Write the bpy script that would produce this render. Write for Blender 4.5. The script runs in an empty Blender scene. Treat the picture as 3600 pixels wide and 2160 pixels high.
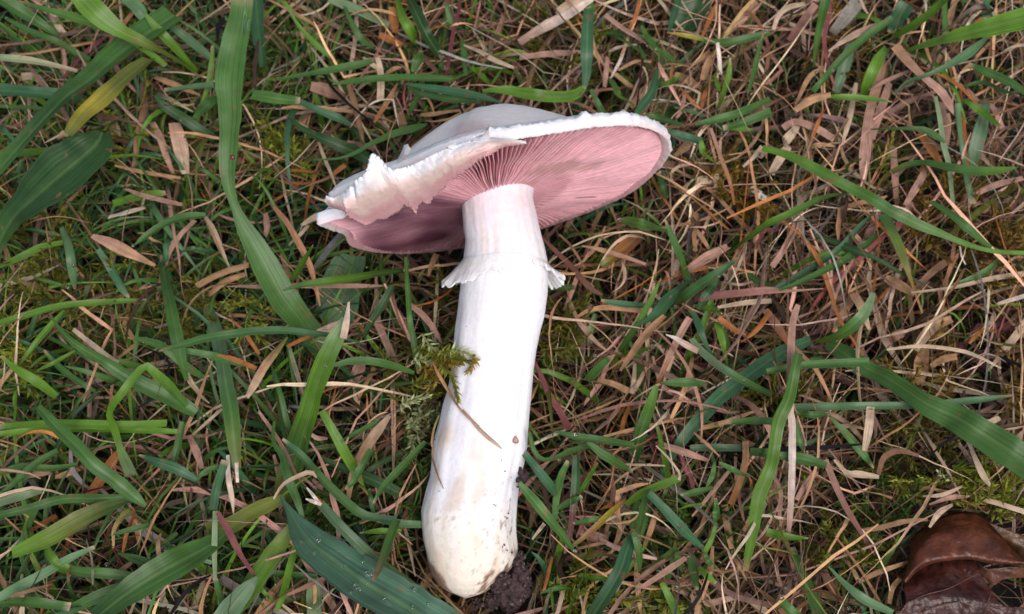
import bpy, math, random
import numpy as np
from mathutils import Vector, noise as mn

# ------------------------------------------------------------------ camera, sky, sun, exposure
scene = bpy.context.scene
COL = scene.collection
PITCH = math.radians(20.0)
HALF = math.radians(22.0)
FPX = 1800 / math.tan(HALF)
CD = np.array([0, math.sin(PITCH), -math.cos(PITCH)])
CR = np.array([1.0, 0, 0])
CU = np.array([0, math.cos(PITCH), math.sin(PITCH)])
CP = np.array([0, 0, .03]) - CD * .28
cam = bpy.data.cameras.new('camera')
cam.sensor_width = 36
cam.lens = 18 / math.tan(HALF)
cam.clip_start, cam.clip_end = .005, 200
cam.dof.use_dof = True
cam.dof.focus_distance = .255
cam.dof.aperture_fstop = 27
cam_o = bpy.data.objects.new('camera', cam)
cam_o.location = CP
cam_o.rotation_euler = (PITCH, 0, 0)
COL.objects.link(cam_o)
scene.camera = cam_o

SUN_EL, SUN_AZ = math.radians(61), math.radians(150)     # azimuth clockwise from +Y
world = bpy.data.worlds.new('World')
scene.world = world
world.use_nodes = True
wn, wl = world.node_tree.nodes, world.node_tree.links
wn.clear()
sky = wn.new('ShaderNodeTexSky')
sky.sky_type = 'NISHITA'
sky.sun_disc = False
sky.sun_elevation = SUN_EL
sky.sun_rotation = SUN_AZ
sky.dust_density = 4
hs = wn.new('ShaderNodeHueSaturation')
hs.inputs['Saturation'].default_value = .8           # cloud veil takes most of the blue out
bg = wn.new('ShaderNodeBackground')
bg.inputs['Strength'].default_value = .098
wo = wn.new('ShaderNodeOutputWorld')
wl.new(sky.outputs[0], hs.inputs['Color'])
wl.new(hs.outputs[0], bg.inputs['Color'])
wl.new(bg.outputs[0], wo.inputs['Surface'])
sun = bpy.data.lights.new('sun', 'SUN')
sun.energy = 1.5
sun.angle = math.radians(28)
sun.color = (1, .955, .95)
sun_o = bpy.data.objects.new('sun', sun)
sd = Vector((math.sin(SUN_AZ) * math.cos(SUN_EL), math.cos(SUN_AZ) * math.cos(SUN_EL), math.sin(SUN_EL)))
sun_o.rotation_euler = sd.to_track_quat('Z', 'Y').to_euler()
sun_o.location = sd * 2
COL.objects.link(sun_o)
vs = scene.view_settings
vs.view_transform = 'Standard'
vs.look = 'None'
vs.exposure = 0.5
vs.gamma = 1
vs.use_curve_mapping = False
scene.cycles.max_bounces = 6
scene.cycles.diffuse_bounces = 2
scene.cycles.transmission_bounces = 6
scene.cycles.transparent_max_bounces = 4

random.seed(7)
rng = np.random.default_rng(11)

# ------------------------------------------------------------------ geometry helpers
def ray(x, y):
    v = CD + CR * ((x - 1800) / FPX) - CU * ((y - 1080) / FPX)
    return v / np.linalg.norm(v)

def W(x, y, z):
    "point at height z (metres) on the sight line through photo pixel x, y"
    r = ray(x, y)
    return CP + r * ((z - CP[2]) / r[2])

def proj(P):
    v = np.asarray(P) - CP
    d = v @ CD
    return np.stack([1800 + FPX * (v @ CR) / d, 1080 - FPX * (v @ CU) / d], -1), d

TILE = dict(A=(0, 0), B=(900, 0), C=(1800, 0), D=(2700, 0), E=(0, 720), F=(700, 720), G=(1800, 720), H=(2700, 720),
            I=(0, 1440), J=(800, 1440), K=(1800, 1440), L=(2700, 1440))
TS = 2.0611
def T(t, x, y):
    return TILE[t][0] + x / TS, TILE[t][1] + y / TS

def mesh_np(name, V, F, mat=None, col=None, bl=None, parent=None, smooth=True):
    "V (n,3), F list of equal-length index rows -> one mesh object"
    V = np.asarray(V, dtype=np.float32).reshape(-1, 3)
    F = np.asarray(F, dtype=np.int32)
    me = bpy.data.meshes.new(name)
    me.vertices.add(len(V))
    me.vertices.foreach_set('co', V.ravel())
    k = F.shape[1]
    me.loops.add(F.size)
    me.loops.foreach_set('vertex_index', F.ravel())
    me.polygons.add(len(F))
    me.polygons.foreach_set('loop_start', np.arange(0, F.size, k, dtype=np.int32))
    me.polygons.foreach_set('loop_total', np.full(len(F), k, dtype=np.int32))
    me.polygons.foreach_set('use_smooth', np.full(len(F), smooth, dtype=bool))
    me.update(calc_edges=True)
    if col is not None:
        c = np.ones((len(V), 4), dtype=np.float32)
        c[:, :3] = np.clip(np.asarray(col).reshape(-1, 3), 0, 1)
        a = me.attributes.new('Col', 'FLOAT_COLOR', 'POINT')
        a.data.foreach_set('color', c.ravel())
    if bl is not None:
        a = me.attributes.new('Bl', 'FLOAT_VECTOR', 'POINT')
        a.data.foreach_set('vector', np.asarray(bl, dtype=np.float32).ravel())
    if mat:
        me.materials.append(mat)
    me.validate()
    o = bpy.data.objects.new(name, me)
    COL.objects.link(o)
    if parent is not None:
        o.parent = parent
    return o

def grid_faces(nr, nc, wrap=False, base=0):
    r = np.arange(nr - 1)[:, None]
    c = np.arange(nc if wrap else nc - 1)[None, :]
    c2 = (c + 1) % nc
    f = np.stack([r * nc + c, r * nc + c2, (r + 1) * nc + c2, (r + 1) * nc + c], -1).reshape(-1, 4)
    return f + base

def tag(o, label=None, cat=None, group=None, kind=None):
    if label: o['label'] = label
    if cat: o['category'] = cat
    if group: o['group'] = group
    if kind: o['kind'] = kind
    return o

def empty(name, loc, *a, **k):
    o = bpy.data.objects.new(name, None)
    o.empty_display_size = .005
    COL.objects.link(o)
    return tag(o, *a, **k)          # built in world coordinates: the origin stays at the world origin

def nz(v, s, seed=0.0):
    return mn.noise(Vector((v[0] * s + seed, v[1] * s - seed, v[2] * s + seed * .37)))

def resample(pts, n, closed=False):
    p = np.asarray(pts, dtype=float)
    d = np.r_[0, np.cumsum(np.linalg.norm(np.diff(p[:, :2], axis=0), axis=1))]
    t = np.linspace(0, d[-1], n)
    return np.stack([np.interp(t, d, p[:, k]) for k in range(p.shape[1])], -1)

def spline(pts, n):
    "smooth resample of a polyline (Catmull-Rom by chord length)"
    p = np.asarray(pts, dtype=float)
    if len(p) < 3:
        return resample(p, n)
    q = np.vstack([2 * p[0] - p[1], p, 2 * p[-1] - p[-2]])
    d = np.r_[0, np.cumsum(np.linalg.norm(np.diff(p[:, :2], axis=0), axis=1))]
    out = []
    for t in np.linspace(0, d[-1], n):
        i = min(max(np.searchsorted(d, t, side='right') - 1, 0), len(p) - 2)
        u = (t - d[i]) / max(d[i + 1] - d[i], 1e-9)
        a, b, c, e = q[i], q[i + 1], q[i + 2], q[i + 3]
        out.append(.5 * (2 * b + (c - a) * u + (2 * a - 5 * b + 4 * c - e) * u * u + (3 * b - a - 3 * c + e) * u ** 3))
    return np.array(out)

# ------------------------------------------------------------------ materials
def new_mat(name):
    m = bpy.data.materials.new(name)
    m.use_nodes = True
    n, l = m.node_tree.nodes, m.node_tree.links
    n.clear()
    return m, n, l

def N(n, t, **k):
    x = n.new(t)
    for a, b in k.items():
        setattr(x, a, b)
    return x

def organic(name, rough=.5, spec=.4, sss=0, sss_r=(1, .4, .25), trans=0, streak=.3, mott=.2, mscale=400, bump=.3, bscale=900, bdist=.0002, rib=False):
    "colour from the Col attribute, broken up by streaks along Bl and by mottling"
    m, n, l = new_mat(name)
    out = N(n, 'ShaderNodeOutputMaterial')
    p = N(n, 'ShaderNodeBsdfPrincipled')
    at = N(n, 'ShaderNodeAttribute', attribute_name='Col')
    tc = N(n, 'ShaderNodeTexCoord')
    no = N(n, 'ShaderNodeTexNoise')
    no.inputs['Scale'].default_value = mscale
    no.inputs['Detail'].default_value = 4
    l.new(tc.outputs['Object'], no.inputs['Vector'])
    r1 = N(n, 'ShaderNodeMapRange')
    r1.inputs['From Min'].default_value = .3
    r1.inputs['From Max'].default_value = .7
    r1.inputs['To Min'].default_value = 1 - mott
    r1.inputs['To Max'].default_value = 1 + mott
    l.new(no.outputs['Fac'], r1.inputs['Value'])
    fac = r1.outputs[0]
    height = no.outputs['Fac']
    if streak:
        ab = N(n, 'ShaderNodeAttribute', attribute_name='Bl')
        mp = N(n, 'ShaderNodeMapping')
        mp.inputs['Scale'].default_value = (13, .7, 60)
        l.new(ab.outputs['Vector'], mp.inputs['Vector'])
        ns = N(n, 'ShaderNodeTexNoise')
        ns.inputs['Scale'].default_value = 1.6
        ns.inputs['Detail'].default_value = 3
        l.new(mp.outputs[0], ns.inputs['Vector'])
        r2 = N(n, 'ShaderNodeMapRange')
        r2.inputs['From Min'].default_value = .3
        r2.inputs['From Max'].default_value = .7
        r2.inputs['To Min'].default_value = 1 - streak
        r2.inputs['To Max'].default_value = 1 + streak
        l.new(ns.outputs['Fac'], r2.inputs['Value'])
        mu = N(n, 'ShaderNodeMath', operation='MULTIPLY')
        l.new(r1.outputs[0], mu.inputs[0])
        l.new(r2.outputs[0], mu.inputs[1])
        fac = mu.outputs[0]
        height = ns.outputs['Fac']
    vm = N(n, 'ShaderNodeVectorMath', operation='SCALE')
    csrc = at.outputs['Color']
    if rib:      # paler midrib and scattered brown flecks, both part of the leaf itself
        sx = N(n, 'ShaderNodeSeparateXYZ')
        l.new(ab.outputs['Vector'], sx.inputs[0])
        s1 = N(n, 'ShaderNodeMath', operation='SUBTRACT'); s1.inputs[1].default_value = .5
        l.new(sx.outputs['X'], s1.inputs[0])
        s2 = N(n, 'ShaderNodeMath', operation='ABSOLUTE'); l.new(s1.outputs[0], s2.inputs[0])
        s3 = N(n, 'ShaderNodeMapRange')
        for k_, v_ in zip(('From Min', 'From Max', 'To Min', 'To Max'), (.02, .09, .38, 0)): s3.inputs[k_].default_value = v_
        l.new(s2.outputs[0], s3.inputs['Value'])
        m1 = N(n, 'ShaderNodeMix', data_type='RGBA')
        m1.inputs['B'].default_value = (.13, .22, .07, 1)
        l.new(s3.outputs[0], m1.inputs['Factor']); l.new(csrc, m1.inputs['A'])
        nf = N(n, 'ShaderNodeTexNoise'); nf.inputs['Scale'].default_value = 330; nf.inputs['Detail'].default_value = 5
        l.new(tc.outputs['Object'], nf.inputs['Vector'])
        s4 = N(n, 'ShaderNodeMapRange')
        for k_, v_ in zip(('From Min', 'From Max', 'To Min', 'To Max'), (.64, .72, 0, .8)): s4.inputs[k_].default_value = v_
        l.new(nf.outputs['Fac'], s4.inputs['Value'])
        m2 = N(n, 'ShaderNodeMix', data_type='RGBA')
        m2.inputs['B'].default_value = (.17, .11, .04, 1)
        l.new(s4.outputs[0], m2.inputs['Factor']); l.new(m1.outputs['Result'], m2.inputs['A'])
        csrc = m2.outputs['Result']
    l.new(csrc, vm.inputs[0])
    l.new(fac, vm.inputs['Scale'])
    l.new(vm.outputs[0], p.inputs['Base Color'])
    p.inputs['Roughness'].default_value = rough
    p.inputs['Specular IOR Level'].default_value = spec
    if bump:
        b = N(n, 'ShaderNodeBump')
        b.inputs['Strength'].default_value = bump
        b.inputs['Distance'].default_value = bdist
        if streak:
            l.new(height, b.inputs['Height'])
        else:
            nb = N(n, 'ShaderNodeTexNoise')
            nb.inputs['Scale'].default_value = bscale
            nb.inputs['Detail'].default_value = 5
            l.new(tc.outputs['Object'], nb.inputs['Vector'])
            l.new(nb.outputs['Fac'], b.inputs['Height'])
        l.new(b.outputs[0], p.inputs['Normal'])
    if sss:
        p.inputs['Subsurface Weight'].default_value = sss
        p.inputs['Subsurface Radius'].default_value = sss_r
        p.inputs['Subsurface Scale'].default_value = .0025
    if trans:
        t = N(n, 'ShaderNodeBsdfTranslucent')
        l.new(vm.outputs[0], t.inputs['Color'])
        mx = N(n, 'ShaderNodeMixShader')
        mx.inputs[0].default_value = trans
        l.new(p.outputs[0], mx.inputs[1])
        l.new(t.outputs[0], mx.inputs[2])
        l.new(mx.outputs[0], out.inputs['Surface'])
    else:
        l.new(p.outputs[0], out.inputs['Surface'])
    return m

M_GREEN = organic('green_blade', rough=.42, spec=.45, rib=True, trans=.25, streak=.32, mott=.16, mscale=260, bump=.5, bdist=.00015)
M_DRY = organic('dry_blade', rough=.6, spec=.25, trans=.12, streak=.34, mott=.25, mscale=420, bump=.6, bdist=.0002)
M_MOSS = organic('moss', rough=.5, spec=.4, trans=.3, streak=0, mott=.25, mscale=700, bump=0)
M_SOIL = organic('soil', rough=.8, spec=.3, streak=0, mott=.5, mscale=900, bump=.8, bscale=1800, bdist=.0006)
M_FLESH = organic('mushroom_flesh', rough=.6, spec=.25, sss=.2, streak=0, mott=.05, mscale=700, bump=.55, bscale=1300, bdist=.00025)
M_GILL = organic('mushroom_gill', rough=.5, spec=.3, sss=.08, streak=0, mott=.09, mscale=600, bump=.3, bscale=1600, bdist=.0002)
M_LEAF = organic('brown_leaf', rough=.36, spec=.42, streak=0, mott=.45, mscale=220, bump=.6, bscale=650, bdist=.0007)
M_WATER, n_, l_ = new_mat('water_drop')
o_ = N(n_, 'ShaderNodeOutputMaterial')
p_ = N(n_, 'ShaderNodeBsdfPrincipled')
p_.inputs['Base Color'].default_value = (1, 1, 1, 1)
p_.inputs['Roughness'].default_value = .02
p_.inputs['IOR'].default_value = 1.33
p_.inputs['Transmission Weight'].default_value = 1
l_.new(p_.outputs[0], o_.inputs['Surface'])

# ------------------------------------------------------------------ ground
def build_ground():
    n = 170
    xs = np.sign(np.linspace(-1, 1, n)) * (np.abs(np.linspace(-1, 1, n)) ** 3.0 * 19.6 + np.abs(np.linspace(-1, 1, n)) * .45)
    X, Y = np.meshgrid(xs, xs)
    V = np.stack([X.ravel(), Y.ravel(), np.zeros(n * n)], -1)
    col = np.zeros_like(V)
    for i, v in enumerate(V):
        near = max(0, 1 - math.hypot(v[0], v[1]) / .8)
        v[2] = (nz(v, 60) * 2.2 + nz(v, 220, 3) * 1.2) * .001 * (1 if near > 0 else 4) - .013
        k = .5 + .5 * nz(v, 45, 9)
        far = 1 - near if near > 0 else 1
        far = min(1, far * 1.2) ** 3
        c = np.array([.012, .009, .007]) * (.7 + .6 * k)
        g = np.array([.085, .095, .035]) * (.7 + .6 * k)
        col[i] = c * (1 - far) + g * far
    o = mesh_np('ground', V, grid_faces(n, n), M_SOIL, col)
    o['kind'] = 'structure'
build_ground()

# ------------------------------------------------------------------ the mushroom's frame: plane of the cap margin
tt, ww = math.radians(-8.5), math.radians(13)
GN = np.array([math.sin(ww) * math.cos(tt), -math.cos(ww) * math.cos(tt), math.sin(tt)])   # towards the gills
E1 = np.cross(GN, [0, 0, 1]); E1 /= np.linalg.norm(E1)
E2 = np.cross(GN, E1)
_r = ray(1745, 655)
C0 = CP + _r * ((.050 - CP[2]) / _r[2])
CC = C0 + E2 * .00933                                   # centre of the cap
R0 = .0390
def ON(x, y, d=0.0):
    r = ray(x, y)
    return CP + r * (np.dot(CC + GN * d - CP, GN) / np.dot(r, GN))
RIM = [(1124,793),(1151,700),(1251,655),(1376,617),(1456,595),(1576,535),(1713,500),(1878,487),(2034,455),(2194,440),(2292,450),(2345,491),(2360,525),(2343,567),(2310,607),(2265,656),(2221,687),(2167,718),(2078,751),(1967,794),(1634,880),(1478,900),(1367,900),(1300,894),(1247,878),(1189,829)]
_P = np.array([ON(*q) for q in RIM]) - CC
_th = np.arctan2(_P @ E2, _P @ E1) % (2 * math.pi)
_rd = np.hypot(_P @ E1, _P @ E2)
_o = np.argsort(_th)
_th, _rd = _th[_o], _rd[_o]
_tx = np.r_[_th - 2 * math.pi, _th, _th + 2 * math.pi]
_rx = np.r_[_rd, _rd, _rd]
def rim_r(th, tear=True):
    th = np.asarray(th) % (2 * math.pi)
    dg = (np.degrees(th) + 180) % 360 - 180
    torn = np.interp(dg, [-66, -54, -44, -36, -31, -24, -20, -15, -11.5, -9, -4, 6, 14, 24], [1, .968, .955, .965, .985, .90, .845, .87, 1.02, 1.0, .985, .955, .965, 1])   # the wedge torn out at the left
    if not tear:
        torn = np.ones_like(torn)
    return torn * sum(np.interp(th + k, _tx, _rx) * w for k, w in ((-.16, .15), (-.08, .22), (0, .26), (.08, .22), (.16, .15)))

# stem: left and right outline in the photo, and the height of its axis
STEM = [(600,1612,1868),(660,1616,1871),(691,1619,1874),(722,1621,1882),(811,1629,1901),(856,1636,1913),(905,1631,1924),(960,1624,1926),(1025,1619,1924),(1051,1615,1920),(1104,1609,1912),(1157,1601,1897),(1222,1593,1884),(1297,1586,1875),(1376,1571,1868),(1433,1552,1862),(1498,1538,1857),(1560,1521,1853),(1613,1516,1843),(1680,1512,1826),(1737,1496,1820),(1804,1480,1815),(1857,1482,1815),(1904,1487,1820),(1940,1496,1820),(1981,1502,1802),(2024,1516,1768),(2058,1541,1730),(2080,1572,1700),(2093,1608,1668)]
def stem_z(y):
    return .042 + (.0195 - .042) * (y - 697) / (2000 - 697)
S_C, S_R, S_Y = [], [], []
for y, a, b in STEM:
    A, B = W(a, y, stem_z(y)), W(b, y, stem_z(y))
    S_C.append((A + B) / 2); S_R.append(np.linalg.norm(B - A) / 2); S_Y.append(y)
S_C, S_R, S_Y = np.array(S_C), np.array(S_R), np.array(S_Y, float)
S_AX = S_C[0] - S_C[-1]; S_AX /= np.linalg.norm(S_AX)
S_E1 = np.cross(S_AX, [0, 0, 1]); S_E1 /= np.linalg.norm(S_E1)
S_E2 = np.cross(S_E1, S_AX)                              # up, towards the camera
def stem_at(y):
    return np.array([np.interp(y, S_Y, S_C[:, k]) for k in range(3)]), float(np.interp(y, S_Y, S_R))
def on_stem(x, y, lift=0.0):
    "point on the upper skin of the stem under photo pixel x, y"
    c, r = stem_at(y)
    r0 = ray(x, y)
    w = c - CP
    # cylinder: distance from axis
    d = r0 - S_AX * np.dot(r0, S_AX)
    m = -w + S_AX * np.dot(w, S_AX)
    a, b, cc = d @ d, 2 * d @ m, m @ m - (r + lift) ** 2
    D = b * b - 4 * a * cc
    t = (-b - math.sqrt(D)) / (2 * a) if D > 0 else -b / (2 * a)
    return CP + r0 * t

# ------------------------------------------------------------------ what the mushroom covers (no blade may stand in front of it)
CAP_POLY = np.array([(1135,800),(1160,700),(1251,650),(1305,570),(1376,602),(1420,540),(1462,487),(1545,438),(1678,391),(1811,367),(1923,380),(2038,422),(2194,425),(2292,440),(2345,491),(2355,540),(2310,600),(2221,680),(2078,745),(1967,788),(1896,775),(1634,875),(1478,893),(1300,888),(1211,845)], float)
STEM_POLY = np.array([(1630,650)] + [(a + 4, y) for y, a, b in STEM[2:]] + [(b - 4, y) for y, a, b in STEM[:1:-1]], float)
RING_POLY = np.array([(1550,1016),(1562,968),(1628,929),(1930,880),(1993,938),(1998,975),(1923,990),(1615,1043)], float)
CLEAR = [(np.array([T('L', *q) for q in [(960,1300),(1000,1020),(1060,900),(1160,820),(1290,760),(1420,735),(1560,750),(1640,800),(1800,860),(2100,960),(2100,1800),(800,1800),(900,1480)]]), .009),
         (np.array([(1350 + x / 2.09, 1450 + y / 2.09) for x, y in [(690,1345),(840,1240),(950,1120),(980,1010),(1060,1000),(1110,1200),(1070,1400),(900,1500),(680,1470)]]), .009)]
def inside(uv, poly):
    x, y = uv[..., 0], uv[..., 1]
    r = np.zeros(x.shape, bool)
    j = len(poly) - 1
    for i in range(len(poly)):
        xi, yi = poly[i]; xj, yj = poly[j]
        r ^= ((yi > y) != (yj > y)) & (x < (xj - xi) * (y - yi) / (yj - yi + 1e-12) + xi)
        j = i
    return r
def blocks(P):
    "P (...,3): True where a point hides part of the mushroom or sits inside it"
    uv, d = proj(P)
    in_stem = inside(uv, STEM_POLY) | inside(uv, RING_POLY)
    zl = .042 + (.0195 - .042) * (uv[..., 1] - 697) / 1303.
    bad = in_stem & (P[..., 2] > zl - .009)
    q = (P - CC) @ GN
    in_cap = inside(uv, CAP_POLY)
    bad |= in_cap & (q > -.002)
    rad = np.linalg.norm(P - CC - q[..., None] * GN, axis=-1)
    h = .0216 * np.clip(1 - (np.clip(rad / R0, 0, 1)) ** 1.95, 0, 1) ** 1.84
    bad |= (rad < R0) & (q > -h - .003) & (q < .004)
    bad |= in_cap & (q > -h - .002) & (P[..., 2] > CC[2])
    for poly, zmin in CLEAR:
        bad |= inside(uv, poly) & (P[..., 2] > zmin)
    return bad

# ------------------------------------------------------------------ blades
PAL = dict(green=(.056,.138,.026), bright=(.098,.215,.016), blue=(.040,.120,.050), dark=(.024,.068,.016), olive=(.12,.14,.022), pale=(.20,.28,.14),
           bluepale=(.10,.20,.085), yellow=(.34,.28,.03), straw=(.46,.34,.23), tan=(.36,.205,.105), pink=(.36,.205,.15), rust=(.30,.112,.032), red=(.16,.050,.048),
           brown=(.17,.090,.052), white=(.68,.58,.49), grey=(.22,.20,.17), glauc=(.075,.165,.10), greygreen=(.085,.155,.075))

def blade_arrays(P, Wd, S, Nn, fold, col0, rnd, K=3):
    """P (N,M,3) centre lines, Wd (N,M) widths, S/Nn side and face directions, fold (N,) -> verts, faces, colours, Bl"""
    n, m = P.shape[:2]
    t = np.linspace(-1, 1, K)
    off = S[:, :, None, :] * (Wd[:, :, None, None] * .5 * t[None, None, :, None])
    up = Nn[:, :, None, :] * (Wd[:, :, None, None] * .5 * (fold[:, None, None, None] * (np.abs(t) ** 1.3)[None, None, :, None]))
    V = (P[:, :, None, :] + off + up).reshape(-1, 3)
    one = grid_faces(m, K)
    F = (one[None] + (np.arange(n) * m * K)[:, None, None]).reshape(-1, 4)
    C = np.repeat(col0[:, :, None, :], K, 2).reshape(-1, 3)
    B = np.zeros((n, m, K, 3))
    B[..., 0] = t[None, None] * .5 + .5
    B[..., 1] = np.linspace(0, 1, m)[None, :, None]
    B[..., 2] = rnd[:, None, None]
    return V, F, C, B.reshape(-1, 3)

def frames(P, roll):
    Tn = np.gradient(P, axis=1)
    Tn /= np.linalg.norm(Tn, axis=-1, keepdims=True) + 1e-12
    up = np.zeros_like(P); up[..., 2] = 1
    S = np.cross(Tn, up)
    ln = np.linalg.norm(S, axis=-1, keepdims=True)
    S = np.where(ln > .05, S / (ln + 1e-9), np.array([1., 0, 0]))
    Nn = np.cross(S, Tn)
    c, s = np.cos(roll)[..., None], np.sin(roll)[..., None]
    return S * c + Nn * s, Nn * c - S * s

def random_field(n, region):
    x0, x1, y0, y1 = region
    return np.stack([rng.uniform(x0, x1, n), rng.uniform(y0, y1, n)], -1)

def mixcol(keys, probs, n, jit=.22):
    tab = np.array([PAL[k] for k in keys])
    c = tab[rng.choice(len(keys), n, p=np.array(probs) / sum(probs))]
    c = c * (1 + rng.normal(0, jit, (n, 1))) * (1 + rng.normal(0, .06, (n, 3)))
    return np.clip(c, .01, .75)

def make_thatch(name, n, region, zr, lr, wr, M=8, arch=.004, check=True, slope_s=.16, curl=1.0, dark=1.0, left=1.0):
    p0 = random_field(n, region)
    uv0 = proj(np.c_[p0, np.full(n, .01)])[0]
    bare = ((uv0[:, 0] > 1840) & (uv0[:, 0] < 2010) & (uv0[:, 1] > 800) & (uv0[:, 1] < 1560)) | ((uv0[:, 0] > 1430) & (uv0[:, 0] < 1640) & (uv0[:, 1] > 1280) & (uv0[:, 1] < 1760)) | ((uv0[:, 0] > 1650) & (uv0[:, 0] < 2300) & (uv0[:, 1] > 780) & (uv0[:, 1] < 900))
    p0[:, 0] += np.where(bare & (rng.random(n) < .82), 9, 0)
    gap = np.array([mn.noise(Vector((a * 62, b * 62, 5))) + .5 * mn.noise(Vector((a * 150, b * 150, 8))) for a, b in p0])
    p0[:, 0] += np.where((gap < -.08) & (rng.random(n) < .8), 9, 0)        # bare holes between the clumps
    # the dead leaves comb to the upper right of the photo and lie tangled elsewhere
    ang = rng.uniform(0, 2 * math.pi, n)
    comb = (p0[:, 0] > .02) & (p0[:, 1] > -.005) & (rng.random(n) < .55)
    ang = np.where(comb, math.radians(62) + rng.normal(0, .5, n) + math.pi * (rng.random(n) < .5), ang)
    L = rng.uniform(*lr, n) * rng.choice([.5, 1, 1, 1.5], n)
    t = np.linspace(0, 1, M)
    if left < 1:
        p0[:, 0] = np.where((p0[:, 0] < -.035) & (rng.random(n) > left), p0[:, 0] + 9, p0[:, 0])
    k = rng.normal(0, curl, n)
    kink = np.where(rng.random(n) < .25, rng.normal(0, .9, n), 0)
    kp = rng.uniform(.3, .7, n)
    a = ang[:, None] + k[:, None] * (t - .5)[None] + kink[:, None] * (t[None] > kp[:, None])
    a += rng.normal(0, .06, (n, M))
    st = (L / (M - 1))[:, None]
    xy = np.cumsum(np.stack([np.cos(a), np.sin(a)], -1) * st[..., None], 1)
    xy -= xy.mean(1, keepdims=True)
    z = rng.uniform(*zr, n)
    slope = rng.normal(0, slope_s, n)
    zz = z[:, None] + (slope * L)[:, None] * (t - .5)[None] + (rng.normal(.3, .6, n) * arch)[:, None] * (1 - (2 * t - 1) ** 2)[None]
    P = np.concatenate([p0[:, None] + xy, np.clip(zz, -.012, None)[..., None]], -1)
    if check:
        keep = ~blocks(P).any(1) & (p0[:, 0] < 5)
        P = P[keep]
    else:
        keep = np.ones(n, bool)
    n2 = len(P)
    wd = rng.uniform(0, 1, n2) ** 1.7 * (wr[1] - wr[0]) + wr[0]
    prof = np.clip(1 - np.abs(2 * t - 1) ** 4 * .7, 0, 1)
    prof2 = np.clip((1.03 - t), 0, 1) ** .8 * np.minimum(1, .3 + 3 * t)
    pick = (rng.random(n2) < .22)[:, None]
    Wd = wd[:, None] * np.where(pick, prof[None], prof2[None]) * (1 + rng.normal(0, .08, (n2, M)))
    roll = rng.normal(0, .55, n2)[:, None] + rng.normal(0, 1.0, n2)[:, None] * (t - .5)[None]
    S, Nn = frames(P, roll)
    px = P[:, M // 2, 0]
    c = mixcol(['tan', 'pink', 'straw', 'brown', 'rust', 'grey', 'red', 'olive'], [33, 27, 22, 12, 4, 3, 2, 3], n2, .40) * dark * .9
    c2 = c * (1 + rng.normal(0, .22, (n2, 1)))
    cc = c[:, None] * (1 - t)[None, :, None] + c2[:, None] * t[None, :, None]
    return blade_arrays(P, Wd, S, Nn, rng.uniform(-.5, .6, n2), cc, rng.random(n2))

def make_greens(n_tuft, region, per, lr, wr, zr, M=10, lush=None):
    c0 = random_field(n_tuft, region)
    if lush is not None:
        c0 = c0[rng.random(len(c0)) < lush(c0)]
    base = np.repeat(c0, per, 0)
    n = len(base)
    base = base + rng.normal(0, .003, (n, 2))
    keep = rng.random(n) < .8
    base = base[keep]; n = len(base)
    ang = rng.uniform(0, 2 * math.pi, n)
    L = rng.uniform(*lr, n) * rng.choice([.6, 1, 1, 1.4], n)
    t = np.linspace(0, 1, M)
    a = ang[:, None] + rng.normal(0, .5, n)[:, None] * t[None]
    reach = rng.uniform(.6, 1.0, n)
    hz = L * reach
    st = (hz / (M - 1))[:, None]
    xy = np.cumsum(np.stack([np.cos(a), np.sin(a)], -1) * st[..., None], 1)
    top = rng.uniform(*zr, n)
    drop = rng.uniform(0, .5, n)
    z = -.011 + (top + .011)[:, None] * (np.sin(np.clip(t[None] * (1.35 + drop[:, None]) * 1.25, 0, 2.6)))
    P = np.concatenate([base[:, None] + xy, np.clip(z, -.012, None)[..., None]], -1)
    P = P[~blocks(P).any(1)]
    n = len(P)
    wd = rng.uniform(*wr, n)
    prof = np.minimum(1, .55 + t * 2) * np.clip(1.02 - t, 0, 1) ** .55
    Wd = wd[:, None] * prof[None]
    roll = rng.normal(0, .4, n)[:, None] + rng.normal(0, .7, n)[:, None] * (t - .3)[None]
    S, Nn = frames(P, roll)
    c = mixcol(['green', 'bright', 'blue', 'dark', 'olive', 'bluepale'], [42, 26, 13, 12, 8, 2], n, .27)
    cb = np.array(PAL['pale']) * .9
    tipc = mixcol(['straw', 'rust'], [1, 1], n)
    has = (rng.random(n) < .18)[:, None, None]
    cc = c[:, None] * np.ones((1, M, 1))
    cc = np.where((t > .82)[None, :, None] & has, tipc[:, None], cc)
    wbase = np.clip(1 - t * 4, 0, 1)[None, :, None] * .5
    cc = cc * (1 - wbase) + cb * wbase
    return blade_arrays(P, Wd, S, Nn, rng.uniform(.1, .6, n), cc, rng.random(n))

def join(parts):
    V, F, C, B, k = [], [], [], [], 0
    for v, f, c, b in parts:
        V.append(v); F.append(f + k); C.append(c); B.append(b); k += len(v)
    return np.concatenate(V), np.concatenate(F), np.concatenate(C), np.concatenate(B)

INNER = (-.165, .165, -.125, .165)
OUTER = (-.40, .40, -.34, .42)

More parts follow.
